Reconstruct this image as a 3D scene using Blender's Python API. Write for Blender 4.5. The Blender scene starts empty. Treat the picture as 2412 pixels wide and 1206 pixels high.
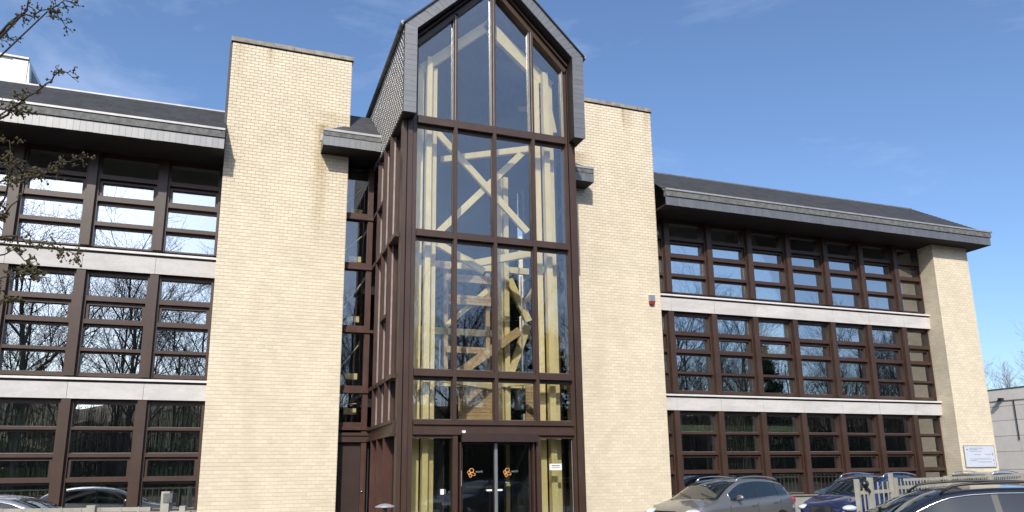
import bpy, math, random
from mathutils import Vector, Matrix
random.seed(7)
S = bpy.context.scene
COL = S.collection

# ---------------------------------------------------------------- camera, sky, sun, exposure
cd = bpy.data.cameras.new('camera'); cam = bpy.data.objects.new('camera', cd); COL.objects.link(cam)
R_ = Vector((0.93940371, -0.34259862, -0.01211805)); U_ = Vector((-0.06382103, -0.20950918, 0.97572167)); F_ = Vector((0.33681974, 0.91582318, 0.2186787))
CP = Vector((-3.258, -20.295, 1.171))
cam.matrix_world = Matrix(((R_.x, U_.x, -F_.x, CP.x), (R_.y, U_.y, -F_.y, CP.y), (R_.z, U_.z, -F_.z, CP.z), (0, 0, 0, 1)))
cd.sensor_fit = 'HORIZONTAL'; cd.sensor_width = 36; cd.lens = 36 * 1761.68 / 2412; cd.shift_y = 117.54 / 2412
cd.clip_start = 0.05; cd.clip_end = 3000
S.camera = cam

SUN_TO = Vector((-0.26, -0.65, 0.50)).normalized()
ELEV = math.asin(SUN_TO.z); AZ = math.atan2(SUN_TO.x, SUN_TO.y)
w = bpy.data.worlds.new('World'); S.world = w; w.use_nodes = True
nt = w.node_tree; nt.nodes.clear()
N = nt.nodes.new; L = nt.links.new
sky = N('ShaderNodeTexSky'); sky.sky_type = 'NISHITA'; sky.sun_disc = False
sky.sun_elevation = ELEV; sky.sun_rotation = AZ; sky.altitude = 50; sky.air_density = 0.9; sky.dust_density = 1.5; sky.ozone_density = 4.9
tc = N('ShaderNodeTexCoord'); mp = N('ShaderNodeMapping'); mp.inputs['Scale'].default_value = (1.0, 1.0, 3.2); mp.inputs['Rotation'].default_value = (0.25, 0.2, 0.5)
L(tc.outputs['Generated'], mp.inputs['Vector'])
nz = N('ShaderNodeTexNoise'); nz.inputs['Scale'].default_value = 2.1; nz.inputs['Detail'].default_value = 9; nz.inputs['Roughness'].default_value = 0.62; nz.inputs['Distortion'].default_value = 0.5
L(mp.outputs[0], nz.inputs['Vector'])
rp = N('ShaderNodeValToRGB'); rp.color_ramp.elements[0].position = 0.50; rp.color_ramp.elements[1].position = 0.85
rp.color_ramp.elements[1].color = (0.22, 0.22, 0.22, 1)
L(nz.outputs['Fac'], rp.inputs[0])
mx = N('ShaderNodeMix'); mx.data_type = 'RGBA'; mx.inputs[7].default_value = (8.0, 8.6, 9.6, 1)
L(rp.outputs[0], mx.inputs[0]); L(sky.outputs[0], mx.inputs[6])
bg = N('ShaderNodeBackground'); bg.inputs['Strength'].default_value = 0.15
wo = N('ShaderNodeOutputWorld'); L(mx.outputs[2], bg.inputs[0]); L(bg.outputs[0], wo.inputs[0])
sd = bpy.data.lights.new('sun', 'SUN'); sd.energy = 3.25; sd.angle = math.radians(0.5); sd.color = (1.0, 0.95, 0.86)
so = bpy.data.objects.new('sun', sd); COL.objects.link(so); so.rotation_euler = (-SUN_TO).to_track_quat('-Z', 'Y').to_euler(); so.location = (-20, -60, 60)
S.view_settings.view_transform = 'Standard'; S.view_settings.look = 'None'; S.view_settings.gamma = 1; S.view_settings.use_curve_mapping = False
S.view_settings.exposure = 0.44
S.render.engine = 'CYCLES'
S.cycles.max_bounces = 8; S.cycles.transparent_max_bounces = 32; S.cycles.glossy_bounces = 5; S.cycles.diffuse_bounces = 3
S.cycles.sample_clamp_indirect = 8

# ---------------------------------------------------------------- materials
def newmat(name):
    m = bpy.data.materials.new(name); m.use_nodes = True; m.node_tree.nodes.clear(); return m, m.node_tree
def noise_mat(name, col, rough=0.6, var=0.15, scale=6, bump=0.0, bscale=40, spec=0.5, metal=0.0, objrand=0.0, stain=None, coat=0.0, detail=5, tint=None):
    m, t = newmat(name); n = t.nodes.new; l = t.links.new
    out = n('ShaderNodeOutputMaterial'); b = n('ShaderNodeBsdfPrincipled'); l(b.outputs[0], out.inputs[0])
    b.inputs['Roughness'].default_value = rough; b.inputs['Specular IOR Level'].default_value = spec; b.inputs['Metallic'].default_value = metal
    b.inputs['Coat Weight'].default_value = coat; b.inputs['Coat Roughness'].default_value = 0.03
    g = n('ShaderNodeNewGeometry')
    nz = n('ShaderNodeTexNoise'); nz.inputs['Scale'].default_value = scale; nz.inputs['Detail'].default_value = detail
    l(g.outputs['Position'], nz.inputs['Vector'])
    c2 = tint or tuple(min(1, c * (1 + var)) for c in col); c1 = tuple(c * (1 - var) for c in col)
    r = n('ShaderNodeValToRGB'); r.color_ramp.elements[0].position = 0.3; r.color_ramp.elements[1].position = 0.7
    r.color_ramp.elements[0].color = (*c1, 1); r.color_ramp.elements[1].color = (*c2, 1); l(nz.outputs['Fac'], r.inputs[0])
    c = r.outputs[0]
    if objrand:
        oi = n('ShaderNodeObjectInfo'); at = n('ShaderNodeAttribute'); at.attribute_name = 'rnd'
        ad = n('ShaderNodeMath'); ad.operation = 'ADD'; l(oi.outputs['Random'], ad.inputs[0]); l(at.outputs['Fac'], ad.inputs[1])
        fr = n('ShaderNodeMath'); fr.operation = 'FRACT'; l(ad.outputs[0], fr.inputs[0])
        mr = n('ShaderNodeMapRange'); mr.inputs['To Min'].default_value = 1 - objrand; mr.inputs['To Max'].default_value = 1 + objrand * 0.6; l(fr.outputs[0], mr.inputs[0])
        mu = n('ShaderNodeVectorMath'); mu.operation = 'SCALE'; l(c, mu.inputs[0]); l(mr.outputs[0], mu.inputs['Scale']); c = mu.outputs[0]
    if stain:
        s_scale, s_lo, s_hi, s_col, s_amt = stain
        mp = n('ShaderNodeMapping'); mp.inputs['Scale'].default_value = s_scale; l(g.outputs['Position'], mp.inputs['Vector'])
        n2 = n('ShaderNodeTexNoise'); n2.inputs['Scale'].default_value = 1; n2.inputs['Detail'].default_value = 6; n2.inputs['Roughness'].default_value = 0.65; l(mp.outputs[0], n2.inputs['Vector'])
        m2 = n('ShaderNodeMapRange'); m2.inputs['From Min'].default_value = s_lo; m2.inputs['From Max'].default_value = s_hi; m2.inputs['To Max'].default_value = s_amt; l(n2.outputs['Fac'], m2.inputs[0])
        x = n('ShaderNodeMix'); x.data_type = 'RGBA'; l(m2.outputs[0], x.inputs[0]); l(c, x.inputs[6]); x.inputs[7].default_value = (*s_col, 1); c = x.outputs[2]
    l(c, b.inputs['Base Color'])
    if bump:
        n3 = n('ShaderNodeTexNoise'); n3.inputs['Scale'].default_value = bscale; n3.inputs['Detail'].default_value = 4; l(g.outputs['Position'], n3.inputs['Vector'])
        bp = n('ShaderNodeBump'); bp.inputs['Strength'].default_value = bump; bp.inputs['Distance'].default_value = 0.01; l(n3.outputs['Fac'], bp.inputs['Height']); l(bp.outputs[0], b.inputs['Normal'])
    return m
def glass_mat(name, tint, refl, wav=0.0, ior=1.5):
    m, t = newmat(name); n = t.nodes.new; l = t.links.new
    out = n('ShaderNodeOutputMaterial'); tr = n('ShaderNodeBsdfTransparent'); tr.inputs[0].default_value = (*tint, 1)
    gl = n('ShaderNodeBsdfGlossy'); gl.inputs['Roughness'].default_value = 0.0; gl.inputs['Color'].default_value = (0.97, 0.99, 1.0, 1)
    fr = n('ShaderNodeFresnel'); fr.inputs['IOR'].default_value = ior
    ma = n('ShaderNodeMath'); ma.operation = 'MULTIPLY_ADD'; ma.inputs[1].default_value = 1 - refl; ma.inputs[2].default_value = refl; l(fr.outputs[0], ma.inputs[0])
    mi = n('ShaderNodeMixShader'); l(ma.outputs[0], mi.inputs[0]); l(tr.outputs[0], mi.inputs[1]); l(gl.outputs[0], mi.inputs[2]); l(mi.outputs[0], out.inputs[0])
    if wav:
        g = n('ShaderNodeNewGeometry'); nz = n('ShaderNodeTexNoise'); nz.inputs['Scale'].default_value = 1.3; nz.inputs['Detail'].default_value = 1; l(g.outputs['Position'], nz.inputs['Vector'])
        bp = n('ShaderNodeBump'); bp.inputs['Strength'].default_value = wav; bp.inputs['Distance'].default_value = 0.012; l(nz.outputs['Fac'], bp.inputs['Height']); l(bp.outputs[0], gl.inputs['Normal'])
    return m
def plain(name, col, rough=0.5, metal=0.0, spec=0.5, coat=0.0):
    m, t = newmat(name); out = t.nodes.new('ShaderNodeOutputMaterial'); b = t.nodes.new('ShaderNodeBsdfPrincipled'); t.links.new(b.outputs[0], out.inputs[0])
    b.inputs['Base Color'].default_value = (*col, 1); b.inputs['Roughness'].default_value = rough; b.inputs['Metallic'].default_value = metal; b.inputs['Specular IOR Level'].default_value = spec; b.inputs['Coat Weight'].default_value = coat
    return m
M = {}
M['brick'] = noise_mat('cream_brick', (0.67, 0.585, 0.44), 0.85, 0.06, 1.1, 0.25, 90, 0.2, objrand=0.07, stain=((0.9, 0.9, 0.22), 0.52, 0.78, (0.50, 0.42, 0.29), 0.5))
M['mortar'] = noise_mat('brown_mortar', (0.34, 0.25, 0.15), 0.9, 0.1, 2.0, 0.2, 60, 0.1, stain=((0.35, 0.35, 0.42), 0.46, 0.60, (0.55, 0.44, 0.29), 0.9))
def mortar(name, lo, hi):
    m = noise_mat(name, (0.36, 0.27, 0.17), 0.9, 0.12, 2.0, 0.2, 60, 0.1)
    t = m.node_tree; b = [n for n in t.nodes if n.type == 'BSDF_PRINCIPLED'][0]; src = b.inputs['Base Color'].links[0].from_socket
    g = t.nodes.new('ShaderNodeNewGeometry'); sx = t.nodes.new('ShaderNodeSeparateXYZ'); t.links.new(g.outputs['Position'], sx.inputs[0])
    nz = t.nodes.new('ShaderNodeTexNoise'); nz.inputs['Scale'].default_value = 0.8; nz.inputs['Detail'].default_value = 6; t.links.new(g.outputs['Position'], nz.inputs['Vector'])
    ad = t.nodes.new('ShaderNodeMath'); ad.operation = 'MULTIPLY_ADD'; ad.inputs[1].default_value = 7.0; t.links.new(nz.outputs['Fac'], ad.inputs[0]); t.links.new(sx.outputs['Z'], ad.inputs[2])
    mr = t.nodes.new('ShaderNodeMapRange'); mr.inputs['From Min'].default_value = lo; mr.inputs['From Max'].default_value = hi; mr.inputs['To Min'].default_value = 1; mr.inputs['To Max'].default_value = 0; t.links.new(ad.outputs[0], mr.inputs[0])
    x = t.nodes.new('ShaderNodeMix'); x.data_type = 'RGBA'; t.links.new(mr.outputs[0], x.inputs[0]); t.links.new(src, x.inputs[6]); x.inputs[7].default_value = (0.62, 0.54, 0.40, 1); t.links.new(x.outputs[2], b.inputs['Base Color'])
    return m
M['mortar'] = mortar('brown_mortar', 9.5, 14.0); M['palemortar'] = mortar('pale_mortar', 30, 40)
def streaks(m, spots, col):  # rust and lime streaks below particular joints of the coping and the canopy
    t = m.node_tree; b = [n for n in t.nodes if n.type == 'BSDF_PRINCIPLED'][0]; c = b.inputs['Base Color'].links[0].from_socket
    g = t.nodes.new('ShaderNodeNewGeometry'); sx = t.nodes.new('ShaderNodeSeparateXYZ'); t.links.new(g.outputs['Position'], sx.inputs[0])
    mp = t.nodes.new('ShaderNodeMapping'); mp.inputs['Scale'].default_value = (9, 9, 1.6); t.links.new(g.outputs['Position'], mp.inputs[0])
    nz = t.nodes.new('ShaderNodeTexNoise'); nz.inputs['Scale'].default_value = 1; nz.inputs['Detail'].default_value = 5; t.links.new(mp.outputs[0], nz.inputs['Vector'])
    for (x0, wd, z1, ln, amt) in spots:
        def ma(op, a, v=None, w=None):
            n = t.nodes.new('ShaderNodeMath'); n.operation = op; n.use_clamp = op in ('MULTIPLY',)
            for i, q in enumerate((a, v, w)):
                if q is None: continue
                if isinstance(q, (int, float)): n.inputs[i].default_value = q
                else: t.links.new(q, n.inputs[i])
            return n.outputs[0]
        dx = ma('ABSOLUTE', ma('SUBTRACT', sx.outputs['X'], x0)); fx = t.nodes.new('ShaderNodeMapRange'); fx.inputs['From Max'].default_value = wd; fx.inputs['To Min'].default_value = 1; fx.inputs['To Max'].default_value = 0; fx.interpolation_type = 'SMOOTHSTEP'; t.links.new(dx, fx.inputs[0])
        fz = t.nodes.new('ShaderNodeMapRange'); fz.inputs['From Min'].default_value = z1 - ln; fz.inputs['From Max'].default_value = z1; t.links.new(sx.outputs['Z'], fz.inputs[0])
        gate = ma('LESS_THAN', sx.outputs['Z'], z1 + 0.05)
        f = ma('MULTIPLY', ma('MULTIPLY', fx.outputs[0], fz.outputs[0]), gate); f = ma('MULTIPLY', f, ma('MULTIPLY', nz.outputs['Fac'], amt * 1.8))
        x = t.nodes.new('ShaderNodeMix'); x.data_type = 'RGBA'; t.links.new(f, x.inputs[0]); t.links.new(c, x.inputs[6]); x.inputs[7].default_value = (*col, 1); c = x.outputs[2]
    t.links.new(c, b.inputs['Base Color'])
SP = [(-1.48, 0.30, 10.9, 4.2, 0.75), (-1.2, 0.7, 11.3, 1.6, 0.35), (-3.0, 0.14, 13.05, 0.7, 0.6), (-3.8, 0.25, 13.05, 1.6, 0.3), (8.25, 0.10, 13.05, 0.9, 0.9), (8.4, 0.35, 13.05, 1.4, 0.35), (6.5, 0.5, 11.2, 1.2, 0.5), (9.1, 0.2, 13.05, 2.0, 0.3)]
streaks(M['brick'], SP, (0.34, 0.24, 0.11)); streaks(M['mortar'], SP, (0.22, 0.15, 0.07))
M['coping'] = noise_mat('weathered_concrete', (0.27, 0.245, 0.21), 0.9, 0.3, 5, 0.5, 50, 0.2)
M['slate'] = noise_mat('dark_slate', (0.105, 0.106, 0.112), 0.45, 0.12, 9, 0.05, 60, 0.5, objrand=0.13)
for _n in M['slate'].node_tree.nodes:
    if _n.type == 'BSDF_PRINCIPLED': _n.inputs['IOR'].default_value = 1.95
M['roofslate'] = noise_mat('roof_slate', (0.060, 0.060, 0.066), 0.62, 0.2, 3, 0.5, 25, 0.35, stain=((5, 5, 5), 0.62, 0.74, (0.16, 0.15, 0.09), 0.6))
M['slatehook'] = plain('steel_hook', (0.75, 0.73, 0.68), 0.3, 0.6)
M['zinc'] = noise_mat('grey_zinc', (0.33, 0.325, 0.32), 0.5, 0.15, 4, 0.1, 30, 0.5, metal=0.3)
M['gutter'] = noise_mat('dirty_gutter', (0.13, 0.13, 0.125), 0.7, 0.35, 7, 0.3, 30, 0.3)
M['brown'] = noise_mat('brown_aluminium', (0.050, 0.026, 0.017), 0.42, 0.15, 1.5, 0.05, 40, 0.5, stain=((3, 3, 0.7), 0.5, 0.8, (0.075, 0.050, 0.040), 0.5))
M['redbrown'] = noise_mat('redbrown_panel', (0.058, 0.023, 0.016), 0.5, 0.2, 2.5, 0.05, 40, 0.4, stain=((4, 4, 0.8), 0.5, 0.8, (0.11, 0.06, 0.045), 0.6))
M['darkbrown'] = noise_mat('dark_brown', (0.035, 0.020, 0.017), 0.5, 0.15, 2, 0.05, 40, 0.4)  # plain darker brown for door frames, gaps and backing
M['alu'] = noise_mat('aluminium_edge', (0.27, 0.255, 0.235), 0.45, 0.15, 6, 0, 30, 0.5, metal=0.3)
M['panel'] = noise_mat('precast_panel', (0.545, 0.52, 0.495), 0.75, 0.04, 14, 0.1, 80, 0.3, objrand=0.05, stain=((1.1, 1.1, 3.5), 0.42, 0.72, (0.36, 0.33, 0.30), 0.55))
M['ledge'] = noise_mat('white_ledge', (0.64, 0.62, 0.60), 0.5, 0.05, 8, 0.05, 40, 0.5)
M['soffit'] = noise_mat('brown_soffit', (0.022, 0.017, 0.015), 0.7, 0.2, 3, 0.1, 20, 0.3)
M['wood'] = noise_mat('glulam_timber', (0.86, 0.69, 0.34), 0.55, 0.07, 3, 0.1, 50, 0.3, objrand=0.08, stain=((30, 30, 2.0), 0.55, 0.75, (0.60, 0.42, 0.18), 0.35))
M['oldwood'] = noise_mat('timber_boards', (0.52, 0.35, 0.17), 0.6, 0.15, 7, 0.1, 50, 0.3, objrand=0.12)
M['steel'] = plain('galvanised_steel', (0.45, 0.46, 0.47), 0.35, 0.8)
M['glass'] = glass_mat('window_glass', (0.84, 0.88, 0.84), 0.46, 0.035)
M['towerglass'] = glass_mat('tower_glass', (0.97, 0.985, 0.985), 0.055, 0.03)
M['doorglass'] = glass_mat('door_glass', (0.90, 0.92, 0.90), 0.03, 0.0)
M['inwall'] = noise_mat('interior_wall', (0.30, 0.33, 0.27), 0.9, 0.1, 1.2)
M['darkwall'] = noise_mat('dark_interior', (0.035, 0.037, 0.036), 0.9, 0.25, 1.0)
M['infloor'] = noise_mat('interior_floor', (0.14, 0.13, 0.115), 0.8, 0.1, 1)
M['inceil'] = noise_mat('interior_ceiling', (0.36, 0.36, 0.33), 0.9, 0.05, 1)
M['blind'] = noise_mat('cream_blind', (0.78, 0.70, 0.48), 0.8, 0.06, 4)
M['vblind'] = noise_mat('green_blind', (0.20, 0.24, 0.18), 0.85, 0.2, 3)
M['green_strip'] = noise_mat('pale_green_strip', (0.62, 0.70, 0.50), 0.8, 0.1, 3)
M['asphalt'] = noise_mat('asphalt', (0.055, 0.055, 0.057), 0.9, 0.2, 3, 0.5, 60, 0.3)
M['paving'] = noise_mat('concrete_paving', (0.28, 0.27, 0.25), 0.9, 0.12, 4, 0.3, 60, 0.2)
M['grassm'] = noise_mat('grass', (0.055, 0.085, 0.025), 0.95, 0.35, 5, 0.6, 40, 0.1)
M['soil'] = noise_mat('leaf_litter', (0.085, 0.065, 0.042), 0.95, 0.3, 2, 0.6, 30, 0.1)
M['paint'] = noise_mat('road_paint', (0.75, 0.75, 0.72), 0.7, 0.05, 8)
M['bark'] = noise_mat('bark', (0.085, 0.070, 0.055), 0.95, 0.3, 6, 0.5, 40, 0.1)
M['palebark'] = noise_mat('pale_bark', (0.25, 0.20, 0.165), 0.95, 0.25, 3, 0.3, 40, 0.1)
M['twig'] = noise_mat('twig_bark', (0.060, 0.048, 0.043), 0.9, 0.3, 30, 0, 40, 0.1)
M['bud'] = noise_mat('leaf_bud', (0.10, 0.085, 0.04), 0.8, 0.35, 60, 0, 40, 0.2)
M['needle'] = noise_mat('pine_needles', (0.022, 0.042, 0.018), 0.85, 0.4, 3, 0, 40, 0.2)
M['ivy'] = noise_mat('ivy_leaves', (0.035, 0.060, 0.020), 0.7, 0.4, 3, 0, 40, 0.3)
M['fence'] = noise_mat('fence_paint', (0.36, 0.335, 0.28), 0.7, 0.12, 6, 0.15, 40, 0.3, stain=((6, 6, 3), 0.55, 0.8, (0.26, 0.22, 0.16), 0.6))
M['bldg'] = noise_mat('pinkish_cladding', (0.76, 0.70, 0.665), 0.8, 0.05, 3, 0.1, 30, 0.3, objrand=0.06)
M['white'] = noise_mat('white_sheet', (0.82, 0.82, 0.80), 0.6, 0.03, 2)
M['black'] = plain('black_plastic', (0.015, 0.015, 0.016), 0.45)
M['rubber'] = plain('tyre_rubber', (0.02, 0.02, 0.02), 0.85)
M['rim'] = plain('alloy_rim', (0.55, 0.56, 0.58), 0.25, 0.9)
M['chrome'] = plain('chrome_trim', (0.80, 0.81, 0.83), 0.12, 1.0)
M['lamp'] = plain('headlight_lens', (0.85, 0.88, 0.92), 0.08, 0.35, 0.9, 1.0)
M['tail'] = plain('tail_lens', (0.42, 0.012, 0.015), 0.12, 0.0, 0.6, 1.0)
M['plate'] = plain('plate_white', (0.78, 0.78, 0.74), 0.5)
M['text'] = plain('dark_print', (0.10, 0.11, 0.13), 0.6)
M['greytext'] = plain('grey_print', (0.22, 0.22, 0.22), 0.6)
M['orange'] = plain('orange_print', (0.80, 0.36, 0.10), 0.5)
M['signm'] = noise_mat('sign_plate', (0.52, 0.55, 0.63), 0.45, 0.04, 6)
M['red'] = plain('red_plastic', (0.30, 0.035, 0.02), 0.4)
M['carglass'] = glass_mat('car_glass', (0.45, 0.52, 0.50), 0.05, 0.0)
M['seat'] = plain('seat_cloth', (0.05, 0.05, 0.055), 0.9)
def paint(name, col, flake=0.35):
    m, t = newmat(name); out = t.nodes.new('ShaderNodeOutputMaterial'); b = t.nodes.new('ShaderNodeBsdfPrincipled'); t.links.new(b.outputs[0], out.inputs[0])
    nz = t.nodes.new('ShaderNodeTexNoise'); nz.inputs['Scale'].default_value = 900; r = t.nodes.new('ShaderNodeMapRange'); r.inputs['To Min'].default_value = 0.3; r.inputs['To Max'].default_value = 0.5
    t.links.new(nz.outputs['Fac'], r.inputs[0]); t.links.new(r.outputs[0], b.inputs['Roughness'])
    b.inputs['Base Color'].default_value = (*col, 1); b.inputs['Metallic'].default_value = flake; b.inputs['Coat Weight'].default_value = 1.0; b.inputs['Coat Roughness'].default_value = 0.03
    return m
M['p_silver'] = paint('bronze_silver_paint', (0.205, 0.197, 0.185), 0.6)
M['p_blue'] = paint('dark_blue_paint', (0.005, 0.017, 0.085), 0.3)
M['p_black'] = paint('black_paint', (0.012, 0.012, 0.015), 0.3)
M['p_grey'] = paint('silver_paint', (0.36, 0.36, 0.38), 0.7)
M['p_dark'] = paint('anthracite_paint', (0.05, 0.052, 0.06), 0.5)

# ---------------------------------------------------------------- mesh helpers
class MB:
    def __init__(s): s.v = []; s.f = []; s.rnd = None
    def box(s, x0, x1, y0, y1, z0, z1):
        i = len(s.v); s.v += [(x0, y0, z0), (x1, y0, z0), (x1, y1, z0), (x0, y1, z0), (x0, y0, z1), (x1, y0, z1), (x1, y1, z1), (x0, y1, z1)]
        s.f += [(i, i + 3, i + 2, i + 1), (i + 4, i + 5, i + 6, i + 7), (i, i + 1, i + 5, i + 4), (i + 1, i + 2, i + 6, i + 5), (i + 2, i + 3, i + 7, i + 6), (i + 3, i, i + 4, i + 7)]
        return s
    def hexa(s, p):  # 8 points: bottom 4 ccw, top 4 ccw
        i = len(s.v); s.v += [tuple(q) for q in p]
        s.f += [(i, i + 3, i + 2, i + 1), (i + 4, i + 5, i + 6, i + 7), (i, i + 1, i + 5, i + 4), (i + 1, i + 2, i + 6, i + 5), (i + 2, i + 3, i + 7, i + 6), (i + 3, i, i + 4, i + 7)]
        return s
    def beam(s, a, b, w, h, up=(0, 0, 1)):  # square bar between two points
        a = Vector(a); b = Vector(b); d = (b - a).normalized(); upv = Vector(up)
        if abs(d.dot(upv)) > 0.98: upv = Vector((0, 1, 0))
        r = d.cross(upv).normalized(); u = r.cross(d).normalized(); r *= w / 2; u *= h / 2
        return s.hexa([a - r - u, a + r - u, b + r - u, b - r - u, a - r + u, a + r + u, b + r + u, b - r + u])
    def prism(s, poly, d):  # poly: 3D points, extruded by vector d
        i = len(s.v); n = len(poly); d = Vector(d)
        s.v += [tuple(p) for p in poly] + [tuple(Vector(p) + d) for p in poly]
        s.f += [tuple(range(i, i + n)), tuple(range(i + 2 * n - 1, i + n - 1, -1))]
        for k in range(n): s.f.append((i + (k + 1) % n, i + k, i + n + k, i + n + (k + 1) % n))
        return s
    def tube(s, pts, rad, n=8, cap=True):
        pts = [Vector(p) for p in pts]; rad = rad if isinstance(rad, (list, tuple)) else [rad] * len(pts); i0 = len(s.v); ref = None
        for k, p in enumerate(pts):
            d = (pts[min(k + 1, len(pts) - 1)] - pts[max(k - 1, 0)]).normalized()
            if ref is None: ref = d.orthogonal().normalized()
            r = (ref - d * ref.dot(d)).normalized(); ref = r; q = d.cross(r)
            for j in range(n):
                a = 2 * math.pi * j / n; s.v.append(tuple(p + (r * math.cos(a) + q * math.sin(a)) * rad[k]))
        for k in range(len(pts) - 1):
            for j in range(n):
                a = i0 + k * n + j; b = i0 + k * n + (j + 1) % n; s.f.append((a, b, b + n, a + n))
        if cap:
            s.f.append(tuple(range(i0 + n - 1, i0 - 1, -1))); e = i0 + (len(pts) - 1) * n; s.f.append(tuple(range(e, e + n)))
        return s
    def grid(s, rows):
        i = len(s.v); n = len(rows[0])
        for r in rows: s.v += [tuple(p) for p in r]
        for a in range(len(rows) - 1):
            for b in range(n - 1): q = i + a * n + b; s.f.append((q, q + 1, q + n + 1, q + n))
        return s
    def ball(s, c, r, sc=(1, 1, 1), n=10, m=6):
        rows = []
        for a in range(m + 1):
            t = math.pi * a / m; rows.append([(c[0] + r * sc[0] * math.sin(t) * math.cos(2 * math.pi * b / n), c[1] + r * sc[1] * math.sin(t) * math.sin(2 * math.pi * b / n), c[2] + r * sc[2] * math.cos(t)) for b in range(n + 1)])
        return s.grid(rows)
    def mesh(s, name, mat, smooth=False, rnd=False):
        me = bpy.data.meshes.new(name); me.from_pydata(s.v, [], s.f); me.materials.append(M[mat])
        if smooth: me.polygons.foreach_set('use_smooth', [True] * len(me.polygons))
        if rnd:
            at = me.attributes.new('rnd', 'FLOAT', 'FACE'); vals = []; k = rnd
            for i in range(len(me.polygons)):
                if i % k == 0: rv = random.random()
                vals.append(rv)
            at.data.foreach_set('value', vals)
        me.update(); return me
def link(name, me, parent=None, loc=(0, 0, 0), rz=0.0, scale=None):
    o = bpy.data.objects.new(name, me); COL.objects.link(o); o.location = loc
    if rz: o.rotation_euler = (0, 0, rz)
    if scale: o.scale = scale
    if parent: o.parent = parent
    return o
def mk(name, mb, mat, parent=None, smooth=False, rnd=False, loc=(0, 0, 0)):
    return link(name, mb.mesh(name, mat, smooth, rnd), parent, loc)
def tag(o, label=None, cat=None, group=None, kind=None):
    if label: o['label'] = label
    if cat: o['category'] = cat
    if group: o['group'] = group
    if kind: o['kind'] = kind
    return o
def root(name, label, cat, loc=(0, 0, 0), rz=0.0, group=None):
    o = bpy.data.objects.new(name, None); COL.objects.link(o); o.location = loc; o.rotation_euler = (0, 0, rz); o.empty_display_size = 0.2
    return tag(o, label, cat, group)
def B(*a): return MB().box(*a)
def copy_tree(o, parent=None):
    c = o.copy(); COL.objects.link(c); c.parent = parent
    for ch in list(o.children): copy_tree(ch, c)
    return c

GZ = -0.52   # ground level
W = 0.531    # plane of the pale bands
# ---------------------------------------------------------------- ground
tag(mk('ground', MB().grid([[(-900, -900, GZ - 0.02), (900, -900, GZ - 0.02)], [(-900, 900, GZ - 0.02), (900, 900, GZ - 0.02)]]), 'grassm'), kind='structure')
tag(mk('car_park', MB().grid([[(-45, -17.0, GZ - 0.012), (60, -17.0, GZ - 0.012)], [(-45, 0.6, GZ - 0.012), (60, 0.6, GZ - 0.012)]]), 'asphalt'), kind='structure')
tag(mk('pavement', B(-70, 90, -22.5, -17.0, GZ - 0.1, GZ + 0.02), 'paving'), kind='structure')
tag(mk('road', MB().grid([[(-200, -30.5, GZ - 0.010), (200, -30.5, GZ - 0.010)], [(-200, -22.6, GZ - 0.010), (200, -22.6, GZ - 0.010)]]), 'asphalt'), kind='structure')
kb = MB()
for k in range(40): kb.box(-60 + k * 3.6, -59.99 + k * 3.6 + 3.57, -22.62, -22.5, GZ - 0.1, GZ + 0.03)
tag(mk('kerb', kb, 'paving'), kind='structure')
rm = MB()
for k in range(30): rm.grid([[(-60 + k * 5, -26.6, GZ - 0.006), (-57 + k * 5, -26.6, GZ - 0.006)], [(-60 + k * 5, -26.48, GZ - 0.006), (-57 + k * 5, -26.48, GZ - 0.006)]])
tag(mk('road_markings', rm, 'paint'), kind='structure')
tag(mk('woodland_floor', MB().grid([[(-200, -140, GZ - 0.008), (200, -140, GZ - 0.008)], [(-200, -32, GZ - 0.008), (200, -32, GZ - 0.008)]]), 'soil'), kind='structure')

# ---------------------------------------------------------------- office building
BD = root('office_building', 'cream brick and slate office building with tall glazed entrance tower', 'building', (2.6, 0, GZ))
INV = BD.matrix_world  # children are given in world coordinates; undo the root's offset
OFF = Vector((-2.6, 0, -GZ))
def bp(name, mb, mat, **k): return mk(name, mb, mat, BD, loc=OFF, **k)

BW, BH, JT = 0.2057, 0.0937, 0.011
def brick_boxes(u0, u1, z0, z1):  # bricks in running bond: list of (u, z, width)
    out = []; r = 0; z = z1
    while z - BH > z0:
        u = u0 - (BW * 0.5 if r % 2 else 0)
        while u < u1:
            a = max(u, u0); b = min(u + BW, u1)
            if b - a > 0.03: out.append((a, z - BH, b - a - JT))
            u += BW
        z -= BH; r += 1
    return out
def brick_wall_mb(mb, face, pos, u0, u1, z0, z1, skip=None):
    n = 0
    for (a, z, wd) in brick_boxes(u0, u1, z0, z1):
        if skip and (round(a, 3), round(z, 3)) in skip: continue
        p = 0.0035 + random.uniform(-0.0006, 0.0006); t = BH - JT
        if face == 'front': mb.box(a, a + wd, pos - p, pos + 0.004, z, z + t)
        elif face == 'left': mb.box(pos - p, pos + 0.004, a, a + wd, z, z + t)
        else: mb.box(pos - 0.004, pos + p, a, a + wd, z, z + t)
        n += 1
    return n

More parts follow.
